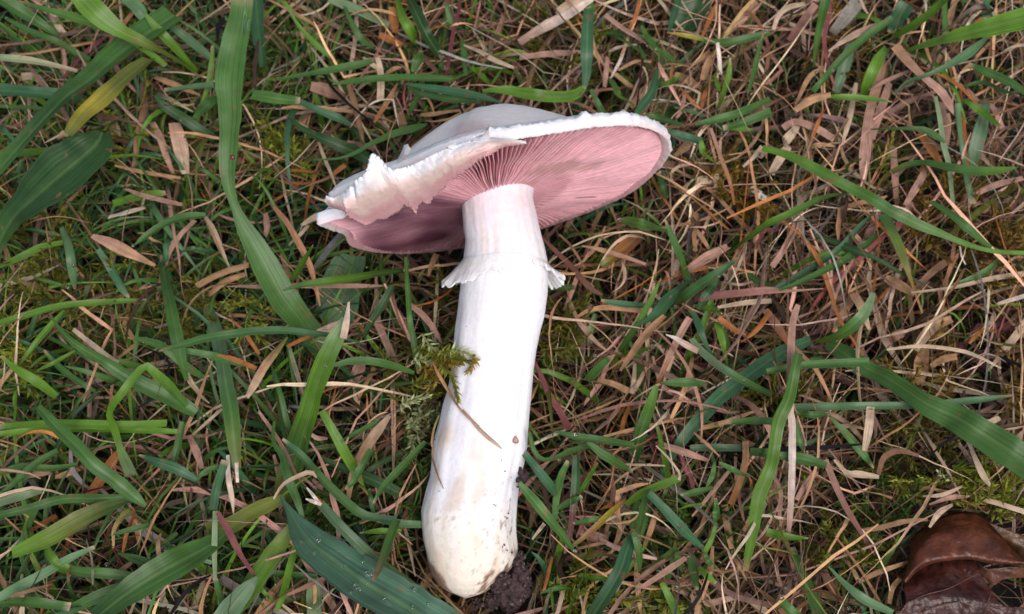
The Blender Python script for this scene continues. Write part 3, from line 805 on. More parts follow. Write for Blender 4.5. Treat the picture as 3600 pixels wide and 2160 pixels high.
DRY_BLADES = '''
straw,tan|30,32|A 505,960,50 460,980,70 430,1010,40|
tan|18,20|A 830,1200,15 950,1230,30 1100,1260,36 1310,1292,25|thin pale straw left of the broad twisted blade, tip to the left
pink|20,22|A 905,1368,25 1050,1420,42 1320,1485,40|
brown,tan|18,14|A 1040,600,60 1050,800,80 1000,1000,60 980,1180,42 915,1340,15|
pink|16|A 1100,890,55 1160,1000,60 1200,1120,52 1255,1260,25|
pink,straw|18,16|A 1265,890,100 1310,1080,122 1345,1260,60|broad short pinkish dead blade left of the broad twisted one
pink|14|A 720,830,90 800,900,110 860,1000,60|
straw|18|A 380,90,40 430,200,60 490,260,30|
straw|16|A 150,560,70 260,560,60 340,640,40|
tan|20|A 1120,560,30 1230,600,50 1350,650,40 1450,690,20|
pink,brown|22,18|B 395,630,80 520,660,112 645,712,60|broad pinkish brown dead leaf tip above the torn end of the cap
rust,tan|26,24|B 855,890,22 920,790,42 980,690,42 1025,605,15|rusty straw slanting up to the flat green blade above the cap
rust|26,22|B 985,50,60 1000,150,82 1012,240,50|orange-brown dead blade standing in the tuft above the cap
rust|24,22|B 895,255,55 980,290,72 1055,335,50|
straw|22,26|B 900,730,65 905,600,60 900,500,52 878,415,40|forked pale straw above the left of the cap
straw|26|B 900,510,40 830,460,42 775,415,20|
tan|24|B 940,540,28 1000,500,36 1075,484,12|
tan|22,24|B 1188,836,22 1280,830,40 1400,810,30 1610,788,12|
straw|22,24|B 455,1035,18 490,1130,30 540,1250,26 592,1392,12|
rust|20|B 140,1242,12 300,1235,26 435,1252,15|
rust|18,24|B 205,1318,18 350,1330,26 500,1300,32 645,1195,45|
straw|24|B 1505,328,15 1620,370,46 1720,430,50 1870,492,25|pale flat straw at the top, pointing up left, beyond the cap
pink|16|B 660,1040,60 760,1050,80 860,1080,60|
tan|14|B 300,940,60 340,860,80 360,800,40|
pink|18|B 640,890,30 720,910,40 800,930,15|
tan|16|B 1000,720,50 1040,850,70 1060,940,40|
straw|18|B 920,830,20 930,890,40 960,930,30|
pink,white|22,24|C 55,310,70 230,200,92 400,110,82 575,-10,60|broad pale pinkish straw at the top above the cap
straw|26|C 318,85,50 430,20,60 580,-40,50|
pink|22|C 55,425,45 200,400,52 350,390,56 510,380,35|
pink|26,22|C 675,105,45 800,200,56 975,305,45|brown straw with a cut upper end at the top, right of the upright blue-green blade
tan,pink|18|C 860,780,50 960,670,90 1030,600,60|
tan|24|C 1266,512,12 1340,450,42 1440,375,45|
white|28,24|C 1488,310,30 1500,420,36 1512,540,25|
tan|24|C 1378,580,40 1420,470,72 1475,370,35|
tan,straw|24,24|C 1178,1345,12 1150,1265,22 1210,1208,26 1305,1194,12|thin curled straw below the cap's right tip
pink,rust|28,24|C 1440,930,30 1480,1040,34 1530,1180,42 1580,1320,32 1612,1484,18|
pink|24|C 668,632,40 680,540,46 692,415,38|
white|24|C 712,572,10 760,490,30 812,388,12|
rust|24|C 1218,638,12 1290,720,32 1362,792,25|
rust|22|C 1368,795,25 1390,700,40 1418,615,20|
rust|28,26|C 1380,260,25 1430,150,40 1480,20,10|
straw|22|C 700,380,40 800,345,60 910,330,40|
tan|24|C 770,510,20 900,445,40 1010,450,20|
tan|18|C 1180,540,50 1280,590,90 1370,640,50|
pink|18|C 1550,250,50 1640,170,80 1780,20,60|
straw|20|C 1240,1390,80 1360,1320,90 1500,1280,50|
straw|22|C 1760,1090,60 1800,1130,60 1840,1060,40|
tan|20|C 1180,1130,40 1260,1060,70 1310,1000,60|
straw|24|C 1675,1210,20 1750,1140,35 1810,1060,30|
white|20|C 1720,1360,50 1790,1410,70 1855,1450,50|
pink,pink,tan|20,24,22|D 690,1310,40 700,1150,92 720,950,82 740,800,72 800,600,82 845,440,50|long upright pinkish dead blade amid the straw at the upper right
pink|22|D 760,1010,35 800,850,62 850,700,72 880,600,50|
pink|26|D 728,655,12 850,590,36 1010,515,25|
pink,red|26,24|D 345,30,60 250,160,62 155,295,55|purplish straw with a square end near the top right
straw,pink|28,28|D 438,372,12 560,290,46 700,220,60 840,165,25|pale peach straw pointing down left below the top edge
pink|24|D 995,1490,40 1080,1350,62 1145,1235,55|
tan,pink,pink|28,28,24|D 920,330,80 1010,440,72 1130,560,52 1250,660,70 1330,780,62 1395,880,15|long tan to pink dead blade slanting down right at the upper right
rust|26,24|D 1105,488,25 1250,550,42 1400,640,42 1555,805,15|
rust|22|D 1090,970,55 1180,1080,72 1260,1200,35|
rust|22|D 1398,650,18 1410,850,36 1440,1050,36 1452,1210,20|
straw|24|D 40,215,28 80,110,42 160,50,46 270,30,35|
grey|20|D 465,240,70 560,130,112 650,10,110|
tan|26|D 195,768,20 300,560,42 408,485,20|
tan|26,28|D 195,800,50 320,720,72 455,688,50|curled tan shred touching a bright thin blade at the upper right
pink|22|D 110,930,60 200,880,60 350,930,70 480,1010,50|
rust|24|D 290,1080,20 340,950,30 400,800,20|
straw|24|D 540,1040,20 590,850,50 640,600,30|
tan|24|D 480,1060,18 380,1050,40 300,1070,50|
pink|18|D 910,1060,60 920,1250,60 930,1450,40|
pink|20|D 1290,1050,60 1300,880,70 1250,740,60|
straw|24|D 1700,380,20 1780,340,30 1870,325,25|
pink|22|D 1480,1420,40 1650,1340,50 1850,1290,45|
straw|20|D 20,1260,60 100,1130,80 150,1060,60|
straw|22|D 110,1040,90 180,960,70 230,880,40|
pink|20|D 1700,930,40 1640,790,50 1590,740,40|
tan|20|D 670,1330,60 710,1400,50 740,1450,20|
pink,pink,white,pink|34,36,34,26|H 220,725,40 180,850,62 165,1100,62 160,1484,62 L 175,100,60 175,400,56 165,700,52 148,905,35|long white upright straw at the right, beside the long bright upright blade
tan|22|H 470,920,20 540,800,62 620,640,62|
tan,straw|26|H 620,640,70 680,750,70 735,905,25|
pink,rust|20,24|H -20,760,60 60,870,72 150,1010,40|
rust|26,24,22|H 100,115,15 260,240,30 380,420,50 450,620,42 520,820,35 690,1090,20|thin rusty straw running down through the right half
rust|26|H 880,600,15 820,670,25 760,720,20|
pink|22|H 445,865,10 470,720,25 540,540,25 620,390,20|
straw|26,28|H 860,1050,20 1100,1025,30 1350,1050,30 1500,1090,30 1690,1185,15|thin pale straw arching in the far right middle
straw,white|26,26|H 1660,720,20 1760,690,35 1880,655,40|pale straw end coming in from the photo's right edge
tan|20|H 850,530,60 960,590,110 1060,650,60|
straw|24|H 1040,640,20 1350,600,30 1600,540,40 1870,500,45|
pink|18|H 870,1000,60 930,950,90 1000,920,60|
straw,tan|20|H 1060,1050,70 1180,900,90 1330,830,60|
white|26|H 1390,300,18 1405,380,20 1432,435,10|
brown|20|H 1040,640,30 1200,480,60 1390,350,40|
tan|18|H 1090,1290,90 1110,1150,110 1140,1040,60|
pink|22|H 30,450,50 110,330,50 190,180,60 220,40,55|
pink|20|H 720,240,60 770,130,60 800,30,50|
pink|22|H 930,190,50 980,80,50 1040,-20,40|
tan|18|H 1180,1170,40 1270,1120,60 1370,1100,50|
white,pink|38,36|G 1115,942,10 1180,970,40 1240,1005,55 1345,1065,50|
tan,pink|26,26|G 505,298,12 650,330,42 800,375,42 970,435,30|pink-tipped straw below the gills, pointing left
red,brown|22,20|G 215,235,22 330,350,40 450,470,46 560,600,50 655,655,18|dark reddish straw right of the ring
brown|26|G 340,215,18 420,290,22 480,380,22 528,465,10|
tan|24,26|G 438,838,12 550,770,42 700,745,52 950,772,50|tan straw lying level right of the stem
brown,tan|28,30,28|G 785,1205,22 870,1080,56 980,930,66 1105,805,50|brown dead blade with a light edge slanting down left of the star-shaped tuft
pink,pink,rust|28,26,24|G 1290,820,60 1230,920,62 1150,1080,60 1080,1240,42 1050,1320,40|pink straw under the star-shaped tuft running into a green base
red,pink|30,30|G 1360,690,40 1450,660,72 1650,640,72 1855,620,62 H 150,625,25 405,608,8|broad pink dead blade pointing right from the star-shaped tuft
straw|26|G 1490,745,25 1700,710,46 1880,698,40|
rust|26|G 1658,998,12 1780,900,42 1870,770,40|
rust|26,24|G 1495,825,60 1600,900,52 1705,955,12|
pink|24|G 1250,490,40 1400,380,66 1565,305,60|flat pinkish straw above the star-shaped tuft
red,red|24,22|G 148,1100,12 220,1260,42 280,1400,60 340,1484,62 K 415,145,55|dark red stalk leaning down right beside the middle of the stem
straw|22|G 870,1370,45 885,1260,40 890,1150,25|
straw|22|G 890,1350,30 940,1250,35 980,1170,25|
tan|22|G 620,1270,40 740,1300,50 840,1350,60|
pink|20|G 380,770,30 430,640,40 480,500,35|
tan|22|G 1330,340,30 1320,200,40 1340,60,35|
tan|22|G 1280,120,30 1370,230,40 1430,320,25|
rust|22|G 1370,0,25 1480,110,30 1590,195,15|
tan|24|G 1480,460,30 1620,465,25 1790,500,12|
straw|20|G 1530,560,15 1660,580,25 1790,540,20|
pink|20|G 1100,1480,30 1250,1350,40 1400,1280,30|
straw|20|G 1170,520,60 1190,450,50 1200,400,30|
straw|24|G 950,610,20 1040,660,30 1110,720,30|
pink,pink|26,24|K 865,1332,15 1000,1250,42 1150,1150,52 1260,1075,40|pinkish straw slanting up right near the bottom, right of the drooping bluish blade
tan|22|K 1335,1490,40 1390,1300,52 1440,1150,50 1455,990,25|
tan,rust|26,22|K 1692,230,55 1690,380,60 1640,550,60 1585,690,50|curving tan dead blade in the lower right tufts
tan|22|K 1540,690,55 1560,850,60 1592,1010,40|
pink|24|K 1305,775,15 1450,600,36 1590,425,30|
tan|28|K 1318,168,12 1420,260,32 1505,342,12|
straw|24|K 148,942,18 235,828,36|
red|22|K 335,705,18 440,580,42 545,465,40|
tan|22|K 1702,1242,8 1640,1120,30 1575,1050,20|
straw,straw|34,36,34|K 1212,512,30 1218,470,20 1205,445,20 1130,350,20 1043,262,10|
straw|26|K 800,398,20 950,400,22 1110,408,12|
pink|24|K 1060,250,50 1250,310,60 1420,370,30|
pink|20|K 590,170,20 700,80,35 780,-20,40|
rust|22|K 640,725,15 720,690,40 790,670,40|
tan|20|K 480,1010,20 600,980,28 710,962,15|
rust|20|K 230,1320,25 260,1200,30 290,1070,20|
straw|18|K 1680,1340,60 1760,1400,60 1855,1480,50|
tan|20|K 720,1040,15 760,950,40 800,830,60|
tan|18|K 960,990,30 1010,860,50 1050,720,40|
rust|20|K 790,190,40 810,80,40 850,-20,35|
pink|18|K 500,880,70 600,920,90 700,940,50|
pink,red|26,24|L 415,365,55 470,500,60 560,700,52 680,900,36 772,1055,10|pinkish red stalk slanting down right, left of the brown leaf
straw|28,26|L 742,-20,70 725,150,72 700,300,35|cut tan straw standing below the pale level blade at the lower right
straw,straw|28,30|L 478,365,18 570,460,42 650,470,60 805,492,35|kinked pale straw above the red stalk
brown|26,24|L 800,470,40 840,350,52 950,300,46 1095,335,25|
tan|22|L 655,880,25 800,860,42 1000,810,42 1160,798,25|
pink|24|L 208,655,38 280,540,52 352,445,45|
tan|20|L 655,1250,30 800,1180,42 1015,1105,25|
brown|20|L 380,1110,55 430,1230,72 485,1330,55|
tan|18|L 880,1410,30 900,1300,42 955,1225,35|
pink|22|L 35,475,32 90,600,42 78,800,25|
straw|22|L 1170,855,20 1240,750,50 1335,690,22|
straw|28|L 1438,195,25 1500,350,42 1560,480,52 1612,555,25|
tan|24|L 1060,580,16 1150,572,30 1230,585,24 1300,592,12|
straw|26|L 1120,630,12 1250,622,34 1340,590,30 1410,555,14|
pink|23|L 1170,690,14 1320,640,40 1460,630,12|
straw|26|L 1490,90,30 1580,100,50 1680,60,40|
straw|24|L 1640,140,30 1740,130,45 1860,110,40|
straw|24|L 1720,240,60 1790,230,60 1855,170,50|
tan|20|L 540,980,30 600,1120,40 660,1250,40|
rust|20|L 540,-40,30 450,80,20 540,260,15|
pink|18|L 60,1060,25 70,1200,30 130,1340,20|
pink,tan|26,28|E 665,225,35 780,270,92 900,330,92 1000,380,62 1125,442,25|flat pinkish dead blade in the left middle
straw,straw|26,26|E 528,905,35 650,1000,42 780,1100,42 860,1145,25|thick pale straw slanting down right in the left middle
pink|22|E 1200,450,20 1220,350,52 1300,230,46 1415,115,40|
straw|24|E 1488,85,28 1560,200,32 1665,465,12|
white,straw|24|E 785,90,50 900,60,50 1050,20,35|
tan|18|E 1000,1000,40 870,1100,30 860,1120,15|
pink|18|E 1140,700,25 1160,560,30 1180,450,25|
tan,tan|24,26|F -20,590,60 150,500,72 360,435,55|bundle of brown straw running up right behind the broad twisted blade
tan|22|F 70,650,50 180,560,60 340,500,40|
olive,tan,straw|30,30,26|F 640,960,20 560,1060,62 480,1160,72 400,1300,72 345,1395,35|olive and tan dying blade between the upright grey-green and the stout bright blades
rust|30,28|F 128,1090,12 250,1120,42 415,1188,40|rusty pointed straw lying on the upright grey-green blade
pink|24|F 1525,725,45 1620,800,52 1700,900,46 1755,1005,18|
tan|22|F 45,92,22 120,250,36 225,465,12|
rust|22|F 228,825,12 330,930,32 435,1085,28|
pale,pink|24|F 655,1035,28 700,1200,42 762,1392,12|
rust|26|F 640,1030,30 740,980,35 850,945,20|
straw|24|F 850,915,15 960,890,72 1045,835,20|
straw,white|44,46|F 1045,970,60 1062,880,62 1075,790,40 1085,705,15|
tan|18|F 700,700,35 760,820,50 880,880,40|
pink|18|F 480,60,40 490,160,60 480,230,40|
tan|16|F 600,350,40 640,480,50 700,640,35|
straw|20|F 650,290,20 720,230,30 790,150,30|
straw|20|F 740,150,20 850,90,60 990,60,50|
tan|18|F 1150,1420,15 1210,1290,40 1270,1180,40|
pink|16|F 1100,1300,90 1150,1200,110 1190,1100,60|
pink|14|F 1430,760,60 1480,860,70 1520,950,40|
tan|18|F 1720,360,50 1690,430,50 1660,520,20|
tan,tan,straw|24,28,26|J 875,655,40 900,500,62 950,380,82 1030,240,92 1110,130,82 1175,45,40|broad tan straw left of the lower stem
pink,brown|24,24|J 225,15,25 330,160,32 420,310,32 500,480,22 575,565,8|
pink|20|J 615,505,25 700,590,50 745,645,28|
red,red|34,32,28|I 1575,745,35 1660,890,60 1740,1050,46 1860,1225,20|purple-red stalk slanting down right at the bottom left
straw,straw|36,40,36|J 335,650,18 400,550,32 500,490,36 600,455,40 645,495,15|bent pale curl of straw between the wavy blade and the stem
white|44|J 572,566,10 620,620,28 672,690,28|
white|44|J 566,648,12 620,668,30 678,692,22|
rust|42|J 640,640,50 675,690,50|
white,straw|28|I 1650,330,28 1655,500,44 1680,640,46 1692,755,10|
white|28|I 1715,370,36 1722,530,25|
pink|22|I 785,1248,25 870,1170,42 955,1108,28|
rust|18,20|I 635,640,65 750,480,92 830,350,72 905,275,40|
olive,tan|24|I 950,740,60 900,770,60 830,870,40 822,1005,15|
rust|22|I 888,1045,18 920,900,36 975,765,28|
pink|20|I 1370,190,40 1420,300,62 1465,430,45|
straw|22|I 1395,185,15 1480,110,26 1610,-5,25|
pink|18|I 150,500,20 260,470,50 420,450,30|
rust|18|I 220,880,30 300,830,40 410,770,40|
tan|18|I 400,490,30 480,470,50 600,420,30|
brown|18|J 650,400,30 680,360,50 740,320,30|
'''
HOSTS = []
def spec_points(spec):
    out, t = [], None
    for tok in spec.split():
        if tok.isalpha():
            t = tok
        else:
            out.append((t, *[float(v) for v in tok.split(',')][:2]))
    return out
def build_blades():
    loose = {0: [], 1: []}
    for kind, table in ((0, GREEN_BLADES), (1, DRY_BLADES)):
        for line in table.strip().splitlines():
            cols, zs, spec, label = line.split('|')
            zs = [float(z) for z in zs.split(',')]
            if len(zs) == 1:
                zs = [zs[0] - 2, zs[0], zs[0] - 2]
            keys = cols.split(',')
            if len(keys) == 1:
                keys = keys * 2
            big = len(label) > 0
            fold = random.uniform(.12, .4) if kind == 0 else random.uniform(-.25, .35)
            parts = traced(spec, zs, keys, fold, random.gauss(0, .16), 7 if big else 5, 1.0 if kind == 0 else .84)
            if big:
                name, cat = ('grass_leaf', 'grass blade') if kind == 0 else ('dead_straw', 'dead straw')
                o = mesh_np(name, parts[0], parts[1], M_GREEN if kind == 0 else M_DRY, parts[2], parts[3])
                HOSTS.append((label, [T(t_, x_, y_) for t_, x_, y_ in spec_points(spec)]))
                tag(o, label, cat, 'green grass blades round the mushroom' if kind == 0 else 'dead straws in the turf')
            else:
                loose[kind].append(parts)
    # the turf itself: nobody could count it
    th = [make_thatch('', 4200, INNER, (-.011, .002), (.012, .034), (.0004, .0016), dark=.45),  # decayed low layers, coloured darker still to paint shade into the gaps
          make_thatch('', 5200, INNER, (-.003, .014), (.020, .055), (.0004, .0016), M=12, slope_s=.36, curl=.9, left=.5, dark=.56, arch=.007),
          make_thatch('', 5200, INNER, (.009, .023), (.012, .040), (.0004, .0015), M=12, slope_s=.36, curl=.85, left=.28, dark=1.45, arch=.006),  # surface straw coloured brighter, as if lit, against the shaded gaps
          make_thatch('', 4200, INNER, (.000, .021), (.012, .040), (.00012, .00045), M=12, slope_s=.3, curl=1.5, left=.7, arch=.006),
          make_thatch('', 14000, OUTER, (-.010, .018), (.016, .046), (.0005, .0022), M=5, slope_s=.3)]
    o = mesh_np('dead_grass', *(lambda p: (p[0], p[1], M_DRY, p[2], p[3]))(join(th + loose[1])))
    tag(o, 'tangled pinkish brown dead grass filling the turf', kind='stuff')
    lush = lambda c: np.clip(.60 - c[:, 0] * 4.6, .26, 1.0)
    lefty = lambda c: np.clip(-(c[:, 0] + .02) * 14, 0, 1.0)
    gr = [make_greens(330, INNER, 5, (.014, .036), (.0009, .0022), (.010, .020), lush=lush),
          make_greens(520, INNER, 6, (.009, .024), (.0006, .0015), (.005, .013), lush=lush),
          make_greens(760, INNER, 5, (.026, .060), (.0006, .0016), (.008, .022), M=14, lush=lefty),
          make_greens(420, INNER, 5, (.012, .034), (.0004, .0010), (.008, .020), M=10),
          make_greens(1300, OUTER, 5, (.018, .045), (.0011, .0026), (.012, .026), M=7, lush=lush)]
    o = mesh_np('grass', *(lambda p: (p[0], p[1], M_GREEN, p[2], p[3]))(join(gr + loose[0])))
    tag(o, 'short green grass growing through the dead grass', kind='stuff')
build_blades()
# ------------------------------------------------------------------ the mushroom
def sm(a, b, x):
    t = min(1, max(0, (x - a) / (b - a)))
    return t * t * (3 - 2 * t)

def mixc(a, b, t):
    return [a[i] * (1 - t) + b[i] * t for i in range(3)]

WHITE, CREAM, PINKW, GREYW = (.85, .83, .86), (.78, .72, .60), (.76, .60, .56), (.92, .83, .82)
GPINK, GDEEP, GBROWN = (.87, .41, .46), (.47, .15, .19), (.34, .17, .15)

def build_mushroom():
    root = empty('mushroom', (0, 0, 0), 'white mushroom with pink gills and a torn cap, lying on its side in the grass', 'mushroom')
    # ---- stem
    na, ys = 150, np.r_[np.linspace(600, 2040, 210), np.linspace(2045, 2092, 22)]
    V, Cc = [], []
    for y in ys:
        c, r = stem_at(y)
        u = (y - 600) / 1492
        for k in range(na):
            a = 2 * math.pi * k / na                       # 0 = right edge, pi/2 = towards the camera
            d = S_E1 * -math.cos(a) + S_E2 * math.sin(a) if S_E1[0] < 0 else S_E1 * math.cos(a) + S_E2 * math.sin(a)
            q = np.array([math.cos(a) * 2.2, math.sin(a) * 2.2, y / 420])
            flute = mn.noise(Vector((math.cos(a) * 3.5, math.sin(a) * 3.5, y / 900))) * .030 * sm(1000, 1200, y)
            flute += -.035 * math.exp(-((a - .62) / .10) ** 2) * sm(1150, 1400, y) * (1 - sm(1700, 1850, y))
            lump = mn.noise(Vector(q * 1.0)) * .025 + mn.noise(Vector(q * 3)) * .010 + mn.noise(Vector(q * 11)) * .004 + mn.noise(Vector((math.cos(a) * 26, math.sin(a) * 26, y / 300))) * .006
            # the bulb's own bulge, with a shallow step where the skin has cracked
            st = .010 * (sm(1790, 1815, y + 40 * math.cos(a * 1.0 - 1.2)) - .5) * sm(.4, 1.2, a) * (1 - sm(2.2, 3.0, a)) * (1 - sm(1850, 2000, y))
            # flare into the cap
            fl = .22 * (1 - sm(600, 730, y)) ** 2
            V.append(c + d * r * (1 + flute + lump + st + fl))
            # colour: pinkish near the gills, pure white in the middle, cream bulb with brown stains low on the right and left
            col = list(WHITE)
            pk = (1 - sm(690, 900, y + 60 * mn.noise(Vector((math.cos(a) * 3, math.sin(a) * 3, y / 150)))))
            col = mixc(col, (.79, .66, .70), pk * .85)
            rib = sm(.15, .6, mn.noise(Vector((math.cos(a) * 7, math.sin(a) * 7, y / 260)))) * (1 - sm(950, 1050, y))
            col = mixc(col, (.72, .60, .52), rib * .5)
            fb = mn.noise(Vector((math.cos(a) * 16, math.sin(a) * 16, y / 420))) + .6 * mn.noise(Vector((math.cos(a) * 38, math.sin(a) * 38, y / 260)))
            col = mixc(col, (.72, .67, .68), sm(.0, .9, fb) * .14)
            low = sm(1690, 1960, y + 130 * mn.noise(Vector(q * 2)))
            col = mixc(col, (.80, .71, .58), low * .85)
            bl = sm(.18, .5, mn.noise(Vector((math.cos(a) * 2.4 + 7, math.sin(a) * 2.4, y / 170)))) * sm(1450, 1600, y)
            col = mixc(col, (.66, .50, .37), bl * .55)
            patch = math.exp(-(((y - 1545) / 50) ** 2 + ((a - 2.45) / .22) ** 2))
            col = mixc(col, (.68, .52, .38), patch * .8)
            # earth smears
            n1 = mn.noise(Vector((math.cos(a) * 6, math.sin(a) * 6, y / 45))) + .55 * mn.noise(Vector((math.cos(a) * 17, math.sin(a) * 17, y / 15)))
            dirt = sm(1850, 2010, y) * (sm(1.25, .35, 0) if False else 1) * (1 - sm(.55, 1.75 - .5 * 0 , a if a < math.pi else a - 2 * math.pi))
            thr = .72 - 1.02 * dirt
            k1 = sm(thr, thr + .25, n1) * min(1, dirt * 2.2)
            left = math.exp(-((y - (1985 + (math.pi - a) * 70)) / 50) ** 2) * sm(1.9, 2.5, a) * (1 - sm(3.4, 4.2, a))
            k1 = max(k1, sm(.12, .5, left + n1 * .28 - .12))
            sp = mn.noise(Vector((math.cos(a) * 12, math.sin(a) * 12, y / 34))) + .5 * mn.noise(Vector((math.cos(a) * 40, math.sin(a) * 40, y / 9)))
            k1 = max(k1, sm(.30, .62, sp) * .8 * sm(1600, 1800, y) * (.5 + .5 * math.cos(a)))
            ring = abs((y - 1800) / 1. - (70 * (abs(a - 1.75)) ** 1.6) + 22 * mn.noise(Vector((a * 3, 2, 0))))
            k1 = max(k1, (1 - sm(2, 9, ring)) * .5 * sm(.75, 1.1, a) * (1 - sm(2.3, 2.7, a)) * sm(-.05, .3, mn.noise(Vector((a * 9, y / 60, 3)))))
            col = mixc(col, mixc((.20, .115, .085), (.36, .25, .17), .5 + .5 * mn.noise(Vector(q * 7))), min(1, k1))
            Cc.append(col)
    V.append(stem_at(2092)[0] - S_AX * .0008); Cc.append((.6, .5, .4))
    F = grid_faces(len(ys), na, True)
    base = (len(ys) - 1) * na
    tip = len(V) - 1
    capf = np.array([[base + k, base + (k + 1) % na, tip, tip] for k in range(na)])
    me = bpy.data.meshes.new('stem')
    me.from_pydata([tuple(v) for v in V], [], [tuple(f) for f in F] + [tuple(f[:3]) for f in capf])
    a_ = me.attributes.new('Col', 'FLOAT_COLOR', 'POINT')
    a_.data.foreach_set('color', np.c_[np.clip(np.array(Cc), 0, 1), np.ones(len(Cc))].astype(np.float32).ravel())
    me.polygons.foreach_set('use_smooth', np.ones(len(me.polygons), bool))
    me.materials.append(M_FLESH)
    stem = bpy.data.objects.new('stem', me)
    COL.objects.link(stem)
    stem.parent = root

    # ---- ring: a torn skirt flaring away from the stem
    na, nr = 260, 26
    V, Cc = [], []
    knots = [(-1.6, 1010, 1.16), (-.6, 1000, 1.26), (-.15, 985, 1.36), (.12, 968, 1.42), (.40, 950, 1.20), (.75, 930, 1.08), (1.2, 945, 1.05), (1.6, 962, 1.05), (2.1, 985, 1.09),
             (2.55, 1020, 1.22), (2.85, 1026, 1.42), (3.1, 1008, 1.46), (3.5, 1000, 1.3), (4.0, 1010, 1.2), (4.68, 1010, 1.16)]
    ka = np.array([k[0] for k in knots]); ky = np.array([k[1] for k in knots]); kr = np.array([k[2] for k in knots])
    def on_skin(y, a, f):
        c, r = stem_at(y)
        s = -1 if S_E1[0] < 0 else 1
        return c + (S_E1 * s * math.cos(a) + S_E2 * math.sin(a)) * r * f
    for sheet in (0, 1):
        for j in range(nr):
            v = j / (nr - 1)
            for k in range(na):
                a = 2 * math.pi * k / na - 1.6
                y1 = float(np.interp(a, ka, ky)); f1 = float(np.interp(a, ka, kr))
                jag = mn.noise(Vector((math.cos(a) * 9, math.sin(a) * 9, 4))) * 22 + mn.noise(Vector((math.cos(a) * 30, math.sin(a) * 30, 1))) * 6 + mn.noise(Vector((math.cos(a) * 70, math.sin(a) * 70, 1))) * 6
                y0 = 916 + 8 * math.cos(a * 2 + 1) - 6 * math.sin(a)
                y = y0 + (y1 + jag * v - y0) * v
                wav = .03 * v * mn.noise(Vector((math.cos(a) * 5, math.sin(a) * 5, v * 2)))
                f = 1.015 + (f1 - 1.015) * v ** 1.15 + wav + .012 * mn.noise(Vector((math.cos(a) * 22, math.sin(a) * 22, v * 3))) * v
                f -= sheet * .085 * min(1, 3 * v) * (1 - .5 * v)
                V.append(on_skin(y, a, f))
                Cc.append(mixc(WHITE, (.84, .79, .74), .5 + .5 * mn.noise(Vector((math.cos(a) * 8, math.sin(a) * 8, v * 4)))))
    f0 = grid_faces(nr, na, True)
    f1 = grid_faces(nr, na, True, nr * na)[:, ::-1]
    e = np.arange(na); e2 = (e + 1) % na
    rim = np.stack([(nr - 1) * na + e, (nr - 1) * na + e2, nr * na + (nr - 1) * na + e2, nr * na + (nr - 1) * na + e], -1)
    mesh_np('ring', V, np.concatenate([f0, f1, rim]), M_FLESH, Cc, parent=root)

    # ---- cap: domed skin, rolled ragged margin, and the inside behind the gills
    nt = 420
    th = np.linspace(0, 2 * math.pi, nt, endpoint=False)
    rr, rr0 = rim_r(th), rim_r(th, False)
    V, Cc = [], []
    prof = [('d', s) for s in np.linspace(.012, .955, 44)] + [('m', a) for a in np.linspace(150, -55, 16)] + [('u', s) for s in (.935, .9, .84)]
    for kind, s in prof:
        for t, r, r0 in zip(th, rr, rr0):
            ct, st_ = math.cos(t), math.sin(t)
            if kind == 'd':
                r = r0 + (r - r0) * s ** 6
                h = .0216 * max(0, 1 - s ** 1.95) ** 1.84
                h = max(h, .0041 - .0009 * sm(.93, .955, s))
                sk = 1 - s * s
                ox, oy = -.00157 * sk, .00445 * sk
                q = Vector((ct * s * 3, st_ * s * 3, 2))
                h += .0006 * mn.noise(q) * (1 - s * .6) + .00012 * mn.noise(q * 6)
                x, y, z = r * s * ct + ox, r * s * st_ + oy, -h
                n = .5 + .5 * mn.noise(Vector((ct * s * 2.2 + 3, st_ * s * 2.2, 0)))
                fib = mn.noise(Vector((ct * 16, st_ * 16, s * 1.5)))
                col = mixc(GREYW, (.93, .89, .87), min(1, max(0, n * .9 + fib * .3)))
                col = mixc(col, (.80, .79, .76), sm(.72, .92, s))
                # bruised pink patch left of the crown, where skin has been rubbed off
                (px_, py_), _d = proj(CC + E1 * x + E2 * y + GN * z)
                pb = math.exp(-(((px_ - 1665) / 85) ** 2 + ((py_ - 462) / 42) ** 2)) if st_ < 0 and s > .4 else 0
                col = mixc(col, (.80, .64, .63), sm(.15, .8, pb + .2 * fib))
            elif kind == 'm':
                a = math.radians(s)
                low_ = sm(-.25, .45, st_)
                rad = .00135 * (1 - .7 * low_) * (1 + .30 * mn.noise(Vector((ct * 7, st_ * 7, 9))))
                fr = 1 + .34 * mn.noise(Vector((ct * 80, st_ * 80, s / 30))) + (.35 + 1.3 * max(0, mn.noise(Vector((ct * 4, st_ * 4, 77))) + .2)) * .45 * max(0, mn.noise(Vector((ct * 22, st_ * 22, s / 80)))) + .4 * max(0, mn.noise(Vector((ct * 55, st_ * 55, s / 40))) ) * (1 if 30 < s < 150 else .3)
                fl_ = sm(-.95, -.90, 0) if False else max(0, 1 - abs((t - math.radians(308)) / math.radians(40)) ** 6) if 268 < math.degrees(t) < 348 else 0
                rad *= 1 - .7 * fl_
                tooth = (1 - fl_) * max(0, mn.noise(Vector((ct * 14, st_ * 14, 31))) - .2) * 2.3 * max(0, math.sin(math.radians(max(0, min(180, s + 10)))))
                x0 = r * (.972 + .019 * low_)
                x = (x0 + rad * fr * math.cos(a)) * ct
                y = (x0 + rad * fr * math.cos(a)) * st_
                z = -.0013 - (rad * (fr - 1 + tooth) + (.0016 + (rad - .0015) * .3) * (1 - .3 * low_)) * math.sin(a)
                col = mixc(WHITE, (.84, .70, .69), min(1, max(0, (25 - s) / 60)))
                col = mixc(col, (.78, .42, .44), low_ * .95)
            else:
                x, y, z = r * s * ct, r * s * st_, -.0033 - .004 * (.95 - s)
                col = GPINK
            V.append(CC + E1 * x + E2 * y + GN * z)
